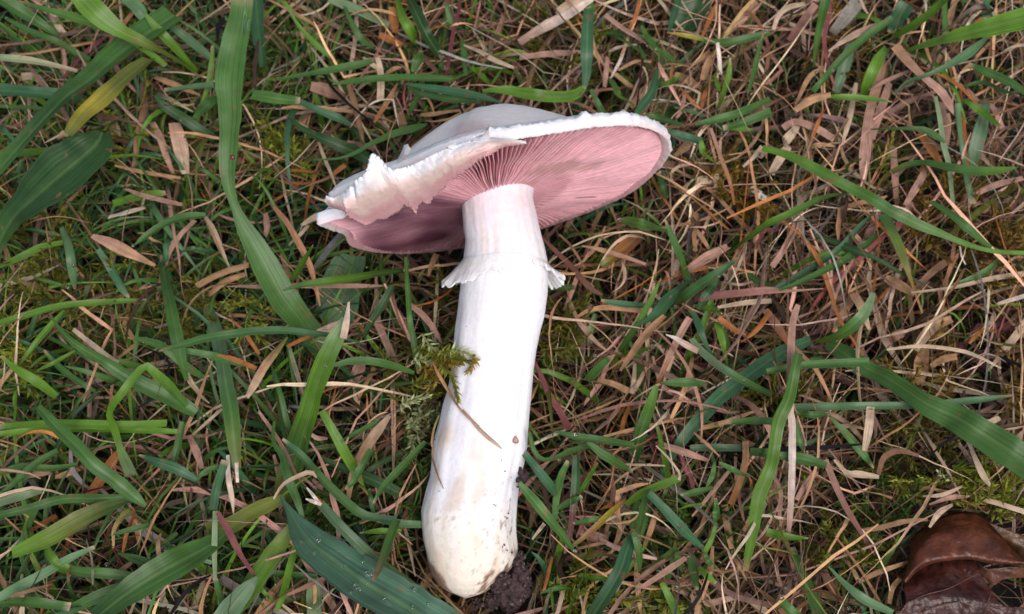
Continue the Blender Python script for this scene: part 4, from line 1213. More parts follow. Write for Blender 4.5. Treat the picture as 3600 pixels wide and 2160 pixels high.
            Cc.append(col)
    apex = len(V)
    V.append(np.mean(V[:nt], axis=0)); Cc.append((.72, .70, .66))
    F = [tuple(f) for f in grid_faces(len(prof), nt, True)] + [(k, (k + 1) % nt, apex) for k in range(nt)]
    me = bpy.data.meshes.new('cap')
    me.from_pydata([tuple(v) for v in V], [], F)
    a_ = me.attributes.new('Col', 'FLOAT_COLOR', 'POINT')
    a_.data.foreach_set('color', np.c_[np.clip(np.array(Cc), 0, 1), np.ones(len(Cc))].astype(np.float32).ravel())
    me.polygons.foreach_set('use_smooth', np.ones(len(me.polygons), bool))
    me.materials.append(M_FLESH)
    cap = bpy.data.objects.new('cap', me)
    COL.objects.link(cap)
    cap.parent = root

    # ---- gills: about 250 thin plates running from the margin to the stem
    ng, per, nr = 190, 8, 30
    nt = ng * per
    V, Cc = [], []
    ss = np.linspace(.955, .17, nr)
    dep = [(.17, .0006), (.3, .0003), (.5, -.0001), (.75, -.0003), (.9, -.0004), (.955, -.0006)]
    dx, dz = [d[0] for d in dep], [d[1] for d in dep]
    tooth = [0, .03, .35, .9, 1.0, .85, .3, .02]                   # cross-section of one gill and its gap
    bru = [(ON(1990, 585), .0052), (ON(1915, 600), .0042), (ON(2080, 590), .0036), (ON(1860, 640), .003)]
    for s in ss:
        for k in range(nt):
            g, p = divmod(k, per)
            t = 2 * math.pi * (k + .28 * mn.noise(Vector((g * .9, s * 2.5, 0))) * per) / nt
            t += .020 * mn.noise(Vector((math.cos(t) * 3, math.sin(t) * 3, s * 4)))
            ct, st_ = math.cos(t), math.sin(t)
            r = float(rim_r(t)) if False else None
            V.append((s, t, g, p)); Cc.append(None)
    tq = np.array([v[1] for v in V]); rq = rim_r(tq)
    out = []
    for i, (s, t, g, p) in enumerate(V):
        ct, st_ = math.cos(t), math.sin(t)
        z = np.interp(s, dx, dz)
        short = ((g * 7) % 3 == 0)
        amp = .0019 * sm(.965, .90, 0) if False else .0027 * min(1, (.965 - s) / .04)
        if short:
            amp *= sm(.42, .62, s)
        amp *= 1 + .35 * mn.noise(Vector((g * 3.7, s * 5, 1)))
        z += (tooth[p] - 1) * amp + .0007 * mn.noise(Vector((ct * 4 * s, st_ * 4 * s, 5)))
        pos = CC + E1 * (rq[i] * s * ct) + E2 * (rq[i] * s * st_) + GN * z
        n = mn.noise(Vector((ct * s * 4, st_ * s * 4, 7)))
        col = mixc(GPINK, (.90, .50, .53), .5 + .5 * mn.noise(Vector((g * 1.3, s * 3, 2))))
        gv = 1 + .20 * mn.noise(Vector((g * 7.7, 1.5, s)))
        col = mixc([c * gv for c in col], GDEEP, (1 - tooth[p]) * .85)  # grooves between plates coloured darker, their shade painted in
        col = mixc(col, (.78, .42, .45), max(0, n) * .25)
        b = 0
        for c, w in bru:
            b = max(b, math.exp(-(np.sum((pos - c) ** 2)) / w ** 2))
        b = sm(.30, .75, b + .34 * mn.noise(Vector((g * .45, s * 9, 8))) + .3 * mn.noise(Vector((g * 1.9, s * 26, 8))))
        col = mixc(col, (.52, .27, .25), b * .7)
        ln = mn.noise(Vector((g * .8, s * 2.2, 19)))
        if st_ > .1 and ct < .1 and ln > .60:
            col = mixc(col, (.22, .10, .10), .7)
        # hollow under the torn flap: its shade is painted into the gill colour
        hollow_shade = sm(.2, .5, ct) * sm(-.85, -.5, st_) * (1 - .8 * sm(.80, .95, s * ct))
        col = mixc(col, (.11, .032, .055), min(1, hollow_shade * (.85 + .3 * n)))
        out.append(pos); Cc[i] = col
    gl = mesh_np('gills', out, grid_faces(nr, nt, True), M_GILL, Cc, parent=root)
    gl['kind'] = 'stuff'

    # ---- the torn flap: the margin of the left side, rolled in over the gills, with a ragged inner edge
    O = [(1140,706),(1151,690),(1168,697),(1184,694),(1216,677),(1232,660),(1248,652),(1251,636),(1272,620),(1291,606),(1297,588),(1304,576),(1306,560),(1312,548),(1322,548),(1332,560),(1342,571),(1352,582),(1367,592),(1376,600),(1416,590),(1456,578),(1516,548),(1576,522),(1640,502),(1713,488),(1780,492),(1850,500)]
    I = [(1150,716),(1180,732),(1222,742),(1218,756),(1240,770),(1262,778),(1282,792),(1300,786),(1322,770),(1352,768),(1384,750),(1405,738),(1420,713),(1434,724),(1444,730),(1452,744),(1460,750),(1466,728),(1472,716),(1487,705),(1500,716),(1513,712),(1525,690),(1540,682),(1548,664),(1562,660),(1572,640),(1589,622),(1600,634),(1606,612),(1625,606),(1665,572),(1709,546),(1770,514),(1850,502)]
    nc, nr = 200, 34
    o_ = resample(O, nc); i_ = resample(I, nc)
    base_ = np.array(O, float)
    keep_ = [k for k in range(len(O)) if not 9 < k < 18]
    dl = np.r_[0, np.cumsum(np.linalg.norm(np.diff(base_, axis=0), axis=1))]
    flat = np.stack([np.interp(dl, dl[keep_], base_[keep_, k]) for k in range(2)], -1)
    tt_ = np.linspace(0, dl[-1], nc)
    of_ = np.stack([np.interp(tt_, dl, flat[:, k]) for k in range(2)], -1)
    ln_ = np.stack([np.convolve(np.pad((o_ - of_)[:, k], 3, mode='edge'), np.ones(7) / 7, 'valid') for k in range(2)], -1) * (.45, 1.1)
    is_ = np.stack([np.convolve(np.pad(i_[:, k], 18, mode='edge'), np.ones(37) / 37, 'valid') for k in range(2)], -1)
    V, Cc = [], []
    for j in range(nr):
        v = j / (nr - 1)
        for k in range(nc):
            u = k / (nc - 1)
            px = of_[k] * (1 - v) + i_[k] * v
            lean = ln_[k] * max(0, 1 - v * 2.6)
            vl = min(1.25, max(0, np.dot(px - of_[k], is_[k] - of_[k]) / max(60, np.sum((is_[k] - of_[k]) ** 2))))
            edge = sm(0, .12, u) * sm(1.0, .80, 0) if False else sm(0, .10, u) * (1 - sm(.82, 1.0, u))
            d = .0015 + edge * (.0036 * vl + .0008 * math.sin(math.pi * min(1, vl)))
            q = Vector((u * 14, v * 4, 3))
            d += edge * ((.00022 * mn.noise(q * .5)) + .00008 * mn.noise(q * 1.8) + .00005 * mn.noise(Vector((u * 60, v * 14, 1))))
            d -= .0014 * sm(.86, 1, u)
            ed = max(0, 1 - v / .10, 1 - (1 - v) / .12)
            w_ = Vector((u * 110, 3 * (v > .5), 3))
            px = px + np.array([mn.noise(w_), mn.noise(w_ * 1.3 + Vector((7, 7, 7)))]) * 6 * ed * (1 - sm(.84, .95, u))
            V.append(ON(px[0], px[1], d) + GN * (lean[1] * 6.2e-5) + np.array([lean[0] * 6e-5, 0, 0]))
            n = mn.noise(Vector((u * 9, v * 5, 0)))
            col = mixc(WHITE, (.78, .57, .51), sm(.10, .42, v + n * .15))
            col = mixc(col, (.70, .36, .37), sm(.48, .9, v + n * .22))
            Cc.append(col)
    f = mesh_np('torn_flap', V, grid_faces(nr, nc), M_FLESH, Cc, parent=root)
    md = f.modifiers.new('thickness', 'SOLIDIFY')
    md.thickness = .0006
    md.offset = 0

    # ---- peeled flakes on the margin
    for pts, d in (([(1664,480),(1690,482),(1706,478),(1718,444),(1716,482),(1690,502),(1674,496)], .0012),
                   ([(1562,530),(1576,514),(1600,510),(1626,512),(1604,520),(1590,534),(1572,540)], .0010),
                   ([(1398,560),(1418,538),(1428,512),(1434,506),(1440,520),(1432,540),(1414,562)], -.0030)):
        c = np.mean(np.array(pts, float), axis=0)
        V = [ON(c[0], c[1], d + .0009)] + [ON(x, y, d + .0004 * (i % 2)) for i, (x, y) in enumerate(pts)]
        n = len(pts)
        me = bpy.data.meshes.new('flake')
        me.from_pydata([tuple(v) for v in V], [], [(0, 1 + i, 1 + (i + 1) % n) for i in range(n)])
        a_ = me.attributes.new('Col', 'FLOAT_COLOR', 'POINT')
        a_.data.foreach_set('color', np.array([[*WHITE, 1]] * len(V), np.float32).ravel())
        me.materials.append(M_FLESH)
        o = bpy.data.objects.new('flake', me)
        COL.objects.link(o)
        o.parent = root
        md = o.modifiers.new('thickness', 'SOLIDIFY')
        md.thickness = .0004
    # ---- the brown wormhole low on the stem
    V, Cc = [], []
    for j, f in enumerate((1.0, .72, .45, .05)):
        for k in range(20):
            a = 2 * math.pi * k / 20
            x = 1813 + 10 * f * math.cos(a) + (3 * math.sin(2 * a) * f)
            y = 1547 + 14 * f * math.sin(a)
            V.append(on_stem(x, y, .00005 + (.0003 if j == 1 else 0) + (.00012 if j > 1 else 0)))
            Cc.append([(.52, .36, .30), (.26, .12, .09), (.50, .30, .24), (.55, .36, .30)][j])
    mesh_np('wormhole', V, grid_faces(4, 20, True), M_FLESH, Cc, parent=root)
build_mushroom()
# ------------------------------------------------------------------ moss
def moss_arrays(shoots):
    "shoots: list of (path (m,3), leaf length, colour, leaves) -> joined small pointed leaves on thin stalks"
    V, F, C, B = [], [], [], []
    for path, ll, col, nl in shoots:
        path = np.asarray(path)
        m = len(path)
        Tn = np.gradient(path, axis=0)
        Tn /= np.linalg.norm(Tn, axis=1, keepdims=True) + 1e-12
        rnd = random.random()
        # stalk: three-sided
        b = len(V)
        for i in range(m):
            t = Tn[i]
            s = np.cross(t, [.3, .2, .9]); s /= np.linalg.norm(s) + 1e-9
            n = np.cross(s, t)
            for k in range(3):
                a = k * 2.094
                V.append(path[i] + (s * math.cos(a) + n * math.sin(a)) * ll * .11); C.append(np.array(col) * .7 * (1, .8, .8)); B.append((0, 0, rnd))
        for i in range(m - 1):
            for k in range(3):
                F.append((b + i * 3 + k, b + i * 3 + (k + 1) % 3, b + i * 3 + 3 + (k + 1) % 3, b + i * 3 + 3 + k))
        for q in range(nl):
            u = q / nl
            f = u * (m - 1)
            i = int(f)
            p = path[i] * (1 - (f - i)) + path[min(i + 1, m - 1)] * (f - i)
            t = Tn[i]
            s = np.cross(t, [.3, .2, .9]); s /= np.linalg.norm(s) + 1e-9
            n = np.cross(s, t)
            a = q * 2.39996
            d = s * math.cos(a) + n * math.sin(a)
            spread = 1.05 - .75 * u
            ax = d * math.sin(spread) + t * math.cos(spread)
            sd = np.cross(ax, t); sd /= np.linalg.norm(sd) + 1e-9
            L = ll * (1 - .35 * u) * random.uniform(.75, 1.2)
            w = L * .17
            b = len(V)
            c = np.array(col) * random.uniform(.75, 1.25)
            mid = p + ax * L * .4
            for v in (p, mid + sd * w, p + ax * L + d * L * .12, mid - sd * w):
                V.append(v); C.append(c); B.append((u, .5, rnd))
            F.append((b, b + 1, b + 2, b + 3))
    return V, F, C, B

MOSSC = dict(lime=(.26, .30, .035), olive=(.17, .18, .025), gold=(.25, .17, .028), green=(.075, .14, .022), pale=(.40, .46, .22))
def shoot_at(x, y, z, L, flat, key, nl=18):
    p = W(x, y, z)
    a = random.uniform(0, 2 * math.pi)
    d = np.array([math.cos(a) * flat, math.sin(a) * flat, 1 - flat * .75])
    d /= np.linalg.norm(d)
    pts = [p + d * L * t + np.array([0, 0, -.25 * L * t * t * flat]) + np.array([math.sin(a), -math.cos(a), 0]) * L * .12 * math.sin(t * 3) for t in np.linspace(0, 1, 6)]
    c = np.array(MOSSC[key]) * random.uniform(.7, 1.25)
    return pts, random.uniform(.0016, .0029), c, nl

def build_moss():
    patches = [(1010, 540, 90, 24, 'lime'), (420, 430, 120, 20, 'lime'), (980, 500, 60, 10, 'lime'), (2010, 150, 170, 40, 'olive'), (2740, 1420, 110, 26, 'olive'), (3340, 760, 160, 60, 'gold'),
               (3530, 900, 130, 60, 'gold'), (3085, 560, 45, 10, 'lime'), (1965, 1180, 70, 22, 'olive'), (2000, 1110, 40, 10, 'olive'), (1480, 1360, 130, 40, 'olive'), (1500, 1520, 90, 26, 'pale'),
               (3200, 1570, 180, 50, 'olive'), (3420, 1690, 130, 46, 'lime'), (3560, 1760, 60, 20, 'lime'), (3080, 1760, 130, 30, 'green'), (2950, 1930, 120, 26, 'olive'), (150, 930, 180, 40, 'olive'),
               (330, 1040, 190, 40, 'olive'), (640, 1060, 120, 26, 'olive'), (880, 1080, 90, 20, 'lime'), (60, 1240, 110, 24, 'lime'), (2030, 2090, 130, 34, 'lime'), (2330, 2070, 90, 12, 'lime'),
               (1640, 1080, 90, 14, 'olive'), (2530, 640, 90, 30, 'gold'), (2660, 740, 60, 14, 'gold'), (2950, 180, 120, 20, 'gold'), (3560, 1430, 90, 20, 'gold'), (520, 60, 160, 20, 'olive'),
               (3240, 1330, 120, 26, 'gold'), (1380, 1720, 130, 24, 'green'), (1180, 1880, 150, 24, 'green'), (1000, 250, 160, 30, 'green'), (1450, 300, 160, 24, 'green'), (2450, 1900, 200, 30, 'green')]
    sh = []
    for x, y, r, n, key in patches:
        for _ in range(n):
            a, q = random.uniform(0, 6.283), math.sqrt(random.random()) * r
            z = random.uniform(.008, .020)
            s = shoot_at(x + q * math.cos(a), y + q * math.sin(a), z, random.uniform(.005, .011), random.uniform(.2, 1), key)
            if not blocks(np.array(s[0])).any():
                sh.append(s)
    for _ in range(1100):
        x, y = random.uniform(-1400, 5000), random.uniform(-1200, 3300)
        s = shoot_at(x, y, random.uniform(.001, .010), random.uniform(.005, .010), random.uniform(.1, 1), random.choice(['olive', 'green', 'lime', 'gold']), 14)
        if not blocks(np.array(s[0])).any():
            sh.append(s)
    V, F, C, B = moss_arrays(sh)
    o = mesh_np('moss', V, F, M_MOSS, C, B)
    tag(o, 'olive and yellow-green moss growing low between the grass', kind='stuff')

    def zoom3(x, y):
        return 1400 + x / 2.283, 850 + y / 2.283
    root = empty('moss_sprig', (0, 0, 0), 'ragged olive moss sprig lying across the left edge of the mushroom stem', 'moss sprig')
    sprigs = [([(190, 745), (250, 830), (330, 890), (430, 925)], 'pale', 30), ([(150, 850), (250, 900), (350, 930), (450, 945), (540, 960), (612, 955)], 'olive', 60), ([(610, 905), (615, 950), (595, 1000), (560, 1040)], 'gold', 22),
              ([(120, 950), (230, 960), (330, 985)], 'pale', 24), ([(330, 930), (380, 1010), (430, 1080), (460, 1180), (485, 1290)], 'olive', 40), ([(200, 1000), (260, 1060), (300, 1130), (210, 1180)], 'gold', 30),
              ([(420, 880), (480, 880), (560, 900), (610, 930)], 'pale', 26), ([(290, 960), (400, 980), (500, 985)], 'gold', 30), ([(110, 1160), (200, 1120), (310, 1090)], 'olive', 26), ([(20, 1310), (90, 1290), (160, 1260), (250, 1240)], 'pale', 26),
              ([(350, 870), (440, 905), (520, 930)], 'lime', 30), ([(260, 880), (330, 960), (360, 1050)], 'lime', 28)]
    for pts, key, nl in sprigs:
        q = spline([zoom3(*p) for p in pts], 9)
        P = []
        for i, (x, y) in enumerate(q):
            c, r = stem_at(y)
            xl = float(np.interp(y, S_Y, [s[1] for s in STEM]))
            if x > xl + 14:
                P.append(on_stem(x, y, .0009))
            else:
                e = on_stem(xl + 14, y, .0009)
                P.append(W(x, y, max(.022, e[2] - .00006 * max(0, xl - x))))
        V, F, C, B = moss_arrays([(P, .0024, np.array(MOSSC[key]) * 1.35, nl)])
        mesh_np('shoot', V, F, M_MOSS, C, B, parent=root)

    # bright pointed sprig above the brown leaf
    root = empty('moss_sprig', (0, 0, 0), 'yellow-green pointed moss sprig just above the brown leaf', 'moss sprig')
    for pts, key, nl in (([(885, 515), (1000, 520), (1120, 525), (1260, 520), (1420, 510)], 'lime', 60), ([(1230, 450), (1270, 490), (1320, 520)], 'pale', 16), ([(1100, 490), (1160, 510), (1230, 530)], 'lime', 20)):
        q = spline([T('L', *p) for p in pts][::-1], 9)
        V, F, C, B = moss_arrays([([W(x, y, .024) for x, y in q], .0017, np.array(MOSSC[key]) * 1.2, nl)])
        mesh_np('shoot', V, F, M_MOSS, C, B, parent=root)
build_moss()

# ------------------------------------------------------------------ bits lying on the mushroom
def strip(name, pts, wid, col, label, cat, lift=.0005, mat=M_DRY, conv=None):
    q = spline([(*(conv(x, y) if conv else (x, y)), w) for (x, y), w in zip(pts, wid)], 26)
    P = []
    for x, y, w in q:
        xl = float(np.interp(y, S_Y, [s[1] for s in STEM])); xr = float(np.interp(y, S_Y, [s[2] for s in STEM]))
        P.append(on_stem(min(max(x, xl + 3), xr - 3), y, lift) if xl - 2 < x < xr + 2 else W(x, y, on_stem(xl + 5, y, lift)[2] + .001))
    P = np.array(P)
    d = np.linalg.norm(P - CP, axis=1)
    wd = (q[:, 2] / FPX * d)[None]
    S, Nn = frames(P[None], np.full((1, 26), .25))
    cols = np.array([PAL[k] for k in col])
    tl = np.linspace(0, 1, 26)
    cc = np.stack([np.interp(tl, np.linspace(0, 1, len(cols)), cols[:, k]) for k in range(3)], -1)[None]
    V, F, C, B = blade_arrays(P[None], wd, S, Nn, np.array([-.5]), cc, np.array([.3]), 5)
    o = mesh_np(name, V, F, mat, C, B)
    return tag(o, label, cat)
z3 = lambda x, y: (1400 + x / 2.283, 850 + y / 2.283)
z4 = lambda x, y: (1350 + x / 2.09, 1450 + y / 2.09)
strip('dead_straw', [(150 * 2.283 - 70, 960), (330, 1070), (400, 1190), (460, 1290), (540, 1390), (650, 1484), (770, 1560), (860, 1640)][:6] , [4, 13, 12, 8, 8, 9], ['rust', 'tan', 'tan', 'straw'],
      'brown straw lying across the stem from the moss sprig to the right', 'dead straw', .0010, conv=z3)
strip('grass_husk', [(580, -20), (640, 50), (700, 120), (770, 185), (830, 235), (866, 268)], [5, 10, 14, 15, 11, 4], ['tan', 'straw', 'straw'],
      'pale pointed husk lying on the white stem below the moss sprig', 'grass husk', .0009, conv=z4)
strip('dead_straw', [(405, 20), (368, 120), (352, 230), (360, 340), (385, 430), (415, 510), (438, 562)], [6, 7, 8, 7, 6, 5, 3], ['olive', 'tan', 'brown', 'tan'],
      'thin dark straw clinging to the left edge of the lower stem', 'dead straw', .0008, conv=z4)
strip('pine_needle', [(628, 1118), (690, 1142), (750, 1165), (810, 1190), (850, 1206)], [2, 4, 5, 6, 5], ['brown', 'brown', 'brown'],
      'thin dark needle lying on the cream bulb of the stem', 'needle', .0006, conv=z4)

def crumb_mesh(centre, rad, seed, stretch=(1, 1, 1), sub=3, base=(.056, .033, .035)):
    import bmesh
    bm = bmesh.new()
    bmesh.ops.create_icosphere(bm, subdivisions=sub, radius=1)
    V, C = [], []
    for v in bm.verts:
        d = Vector(v.co)
        k = 1 + .35 * mn.noise(d * 1.6 + Vector((seed, 0, 0))) + .26 * mn.noise(d * 4 + Vector((0, seed, 0))) + (.24 * mn.noise(d * 9 + Vector((0, 0, seed))) if sub > 2 else 0)
        V.append(np.array(centre) + np.array([d.x * stretch[0], d.y * stretch[1], d.z * stretch[2]]) * rad * k)
        C.append(np.array(base) * (1 + .5 * mn.noise(d * 5 + Vector((seed, seed, 0)))))
    F = [[v.index for v in f.verts] for f in bm.faces]
    bm.free()
    return V, F, C

def build_soil():
    root = empty('soil_clump', (0, 0, 0), 'dark purplish clump of soil stuck to the bottom right of the mushroom bulb', 'soil')
    sc = [(940, 1270, 95, .016), (1000, 1180, 62, .018), (1035, 1240, 50, .016), (880, 1340, 70, .014), (960, 1360, 70, .012), (800, 1380, 60, .011), (1010, 1060, 30, .020), (990, 1110, 42, .019), (700, 1400, 36, .009), (880, 1225, 46, .021), (830, 1290, 44, .019), (920, 1420, 60, .009), (1040, 1320, 40, .012)]
    for i, (x, y, r, z) in enumerate(sc):
        X, Y = z4(x, y)
        V, F, C = crumb_mesh(W(X, Y, z + .003), r / 2.09 / FPX * .26, i * 3.3 + 1, (1, 1, .9), 4)
        mesh_np('lump', V, F, M_SOIL, C, parent=root)
    V, F, C = [], [], []
    for i in range(170):
        x, y, r, z = random.choice(sc)
        a = random.uniform(0, 6.283)
        q = r * random.uniform(.6, 1.12)
        X, Y = z4(x + q * math.cos(a), y + q * math.sin(a))
        v, f, c = crumb_mesh(W(X, Y, z + .003 + random.uniform(0, .0028)), random.uniform(.00012, .00045), i * 1.7, sub=1, base=random.choice([(.085, .052, .056), (.13, .085, .085), (.05, .03, .03)]))
        k = len(V)
        V += v; C += c; F += [[k + n for n in q_] for q_ in f]
    o = mesh_np('crumbs', V, F, M_SOIL, C, parent=root)
    o['kind'] = 'stuff'
    X, Y = z4(1020, 460)
    root = empty('soil_crumb', (0, 0, 0), 'dark crumb of soil on the right edge of the stem, above the bulb', 'soil')
    for i, (x, y, r) in enumerate([(1005, 440, 24), (1025, 475, 28), (1045, 455, 20), (985, 500, 20), (1035, 490, 22), (1000, 415, 14), (985, 548, 9)]):
        X, Y = z4(x, y)
        c, _ = stem_at(Y)
        V, F, C = crumb_mesh(W(X, Y, c[2] + .0035), r / 2.09 / FPX * .27, i * 2.1 + 50, sub=3)
        mesh_np('lump', V, F, M_SOIL, C, parent=root)
    # specks of earth scattered on the lower stem, too small to count apart
    V, F, C = [], [], []
    spots = [(640, 275, 3, 3), (548, 680, 2.5, 3)]
    pts = [(*z3(x, y), r) for x, y, r, _ in spots]
    pts += [(*z4(x, y), r) for x, y, r in [(862, 353, 4), (888, 433, 4), (808, 680, 4), (822, 690, 3), (915, 742, 5), (905, 780, 6), (890, 770, 4), (918, 725, 3), (800, 803, 2), (805, 835, 2.5), (938, 870, 3), (640, 1150, 4),
            (512, 1143, 3), (885, 975, 6), (905, 1015, 5), (872, 990, 4), (940, 1030, 6), (780, 1090, 5), (810, 1060, 3), (560, 865, 2), (375, 1100, 5), (370, 200, 5), (405, 580, 3), (990, 548, 4), (850, 600, 2), (870, 520, 2), (935, 480, 2.5), (945, 560, 2), (930, 640, 2)]]
    for _ in range(60):
        x = random.gauss(890, 60); y = random.uniform(380, 1150)
        pts.append((*z4(x, y), random.uniform(.5, 2.0)))
    for i, (x, y, r) in enumerate(pts):
        xr = float(np.interp(y, S_Y, [s[2] for s in STEM])); xl = float(np.interp(y, S_Y, [s[1] for s in STEM]))
        if not xl + 2 < x < xr - 2:
            continue
        v, f, c = crumb_mesh(on_stem(x, y, .0001), r / 2.09 / FPX * .3 * 1.3, i * 1.3, sub=1, base=random.choice([(.14, .07, .05), (.26, .16, .11), (.09, .05, .045)]))
        k = len(V)
        V += v; C += c; F += [[k + n for n in q_] for q_ in f]
    o = mesh_np('soil_specks', V, F, M_SOIL, C)
    tag(o, 'tiny dark specks of soil scattered over the lower stem', kind='stuff')
build_soil()

# ------------------------------------------------------------------ brown leaf
def loft(name, rows, zrows, n, mat, colf, parent, thick=.0002, wob=.0007):
    R = [spline([T('L', *p) for p in r], n) for r in rows]
    m = 18
    V, C = [], []
    for j in range(m):
        v = j / (m - 1) * (len(rows) - 1)
        i = min(int(v), len(rows) - 2)
        f = v - i
        fs = f
        for k in range(n):
            p = R[i][k] * (1 - fs) + R[i + 1][k] * fs
            zz = np.interp(v, range(len(zrows)), zrows) * .001
            q = Vector((p[0] / 70, p[1] / 70, 1))
            V.append(W(p[0], p[1], zz + wob * (mn.noise(q) + .5 * mn.noise(q * 3) + .25 * abs(mn.noise(q * 7)))))
            C.append(colf(p, v))
    o = mesh_np(name, V, grid_faces(m, n), mat, C, parent=parent)
    md = o.modifiers.new('thickness', 'SOLIDIFY')
    md.thickness = thick
    return o

def build_leaf():
    root = empty('fallen_leaf', (0, 0, 0), 'wet curled brown dead leaf in the grass at the bottom right corner', 'dead leaf')
    def cf(base, alt):
        def f(p, v):
            n = .5 + .5 * mn.noise(Vector((p[0] / 45, p[1] / 45, 3)))
            n2 = mn.noise(Vector((p[0] / 12, p[1] / 12, 8)))
            return mixc(base, alt, min(1, max(0, n + .3 * n2)))
        return f
    outer = [(985, 1235), (1008, 1120), (1028, 1020), (1058, 920), (1150, 850), (1250, 782), (1400, 745), (1520, 760), (1600, 812), (1690, 910), (1765, 1010), (1870, 1092), (1980, 1160)]
    mid = [(990, 1240), (1030, 1130), (1080, 1040), (1130, 980), (1200, 930), (1290, 900), (1400, 890), (1520, 900), (1610, 940), (1690, 1000), (1770, 1060), (1870, 1110), (1985, 1180)]
    fold = [(988, 1250), (1040, 1180), (1095, 1130), (1150, 1100), (1220, 1082), (1300, 1072), (1390, 1065), (1470, 1062), (1560, 1082), (1650, 1098), (1750, 1106), (1870, 1118), (1985, 1190)]
    under = [(995, 1256), (1050, 1196), (1105, 1150), (1155, 1122), (1220, 1104), (1300, 1092), (1390, 1084), (1470, 1082), (1550, 1100), (1640, 1112), (1740, 1118), (1860, 1126), (1980, 1195)]
    loft('folded_lobe', [outer, mid, fold, under], [16, 21, 22.5, 20.5], 70, M_LEAF, cf((.135, .038, .015), (.06, .018, .011)), root)
    low0 = [(990, 1235), (1050, 1170), (1110, 1120), (1180, 1090), (1260, 1075), (1340, 1070), (1420, 1068), (1490, 1080)]
    low1 = [(985, 1300), (1060, 1260), (1130, 1230), (1210, 1215), (1300, 1210), (1380, 1215), (1460, 1240), (1560, 1230)]
    low2 = [(1000, 1400), (1080, 1380), (1170, 1360), (1270, 1350), (1370, 1350), (1460, 1370), (1560, 1400), (1680, 1420)]
    low3 = [(930, 1500), (1050, 1490), (1170, 1480), (1300, 1470), (1420, 1470), (1540, 1470), (1700, 1470), (1900, 1440)]
    low4 = [(860, 1680), (1020, 1680), (1170, 1680), (1320, 1680), (1460, 1680), (1600, 1680), (1800, 1680), (2050, 1660)]
    loft('lower_lobe', [low0, low1, low2, low3, low4], [16, 18, 20, 19, 15], 60, M_LEAF, cf((.026, .008, .007), (.062, .017, .011)), root, wob=.0010)
    b0 = [(1600, 818), (1680, 850), (1780, 890), (1900, 930), (2040, 970)]
    b1 = [(1690, 915), (1750, 950), (1820, 990), (1920, 1020), (2050, 1060)]
    b2 = [(1760, 1010), (1800, 1050), (1870, 1095), (1960, 1120), (2050, 1150)]
    loft('side_lobe', [b0, b1, b2], [20, 19, 14], 40, M_LEAF, cf((.11, .060, .028), (.06, .030, .017)), root)
    c0 = [(1520, 1110), (1580, 1150), (1640, 1150), (1760, 1140), (1900, 1150)]
    c1 = [(1540, 1180), (1590, 1230), (1640, 1270), (1700, 1230), (1900, 1210)]
    loft('inner_lobe', [c0, c1], [10, 8], 40, M_LEAF, cf((.15, .062, .030), (.05, .022, .018)), root)
    # veins stand proud of the lower lobe
    for pts in ([(1010, 1400), (1150, 1340), (1300, 1300), (1420, 1240), (1520, 1190)], [(1560, 1484), (1600, 1380), (1620, 1320)], [(1080, 1484), (1240, 1420), (1400, 1390)]):
        q = spline([T('L', *p) for p in pts], 20)
        P = np.array([W(x, y, .0205) for x, y in q])
        S, Nn = frames(P[None], np.zeros((1, 20)))
        V, F, C, B = blade_arrays(P[None], np.full((1, 20), .00028), S, Nn, np.array([-1.0]), np.tile(np.array([.07, .026, .018]), (1, 20, 1)), np.array([.1]), 5)
        mesh_np('vein', V, F, M_LEAF, C, B, parent=root)
build_leaf()

def build_small_leaf():
    "the round weed leaf above the cap's right shoulder"
    c = T('C', 1120, 770)
    V, C = [], []
    for j in range(8):
        for k in range(28):
            a = 2 * math.pi * k / 28
            f = (j + .02) / 7
            r = 1 + .06 * math.sin(3 * a) + .05 * mn.noise(Vector((math.cos(a) * 3, math.sin(a) * 3, 0)))
            V.append(W(c[0] + 58 * f * r * math.cos(a), c[1] + 42 * f * r * math.sin(a), (.011 + .0022 * f * f)))
            C.append(mixc((.03, .085, .02), (.05, .12, .025), f))
    o = mesh_np('weed_leaf', V, grid_faces(8, 28, True), M_GREEN, C, np.tile((.5, .5, .4), (len(V), 1)))
    tag(o, 'small round dark green weed leaf above the right end of the cap', 'weed leaf')
build_small_leaf()

# ------------------------------------------------------------------ red speck and dew
def ball(name, centre, r, mat, col=None, squash=.85, sx=1, sy=1):
    n, m = 16, 10
    V = []
    for j in range(m):
        p = math.pi * (j + .001) / (m - 1 + .002)
        for k in range(n):
            a = 2 * math.pi * k / n
            V.append(np.array(centre) + r * np.array([math.sin(p) * math.cos(a) * sx, math.sin(p) * math.sin(a) * sy, math.cos(p) * squash]))
    return mesh_np(name, V, grid_faces(m, n, True), mat, None if col is None else np.tile(col, (len(V), 1)))
b = ball('seed', W(*T('A', 1685, 1140), .0475), .00062, M_LEAF, (.17, .045, .035))
tag(b, 'small round red-brown seed on the tall broad blade', 'seed')

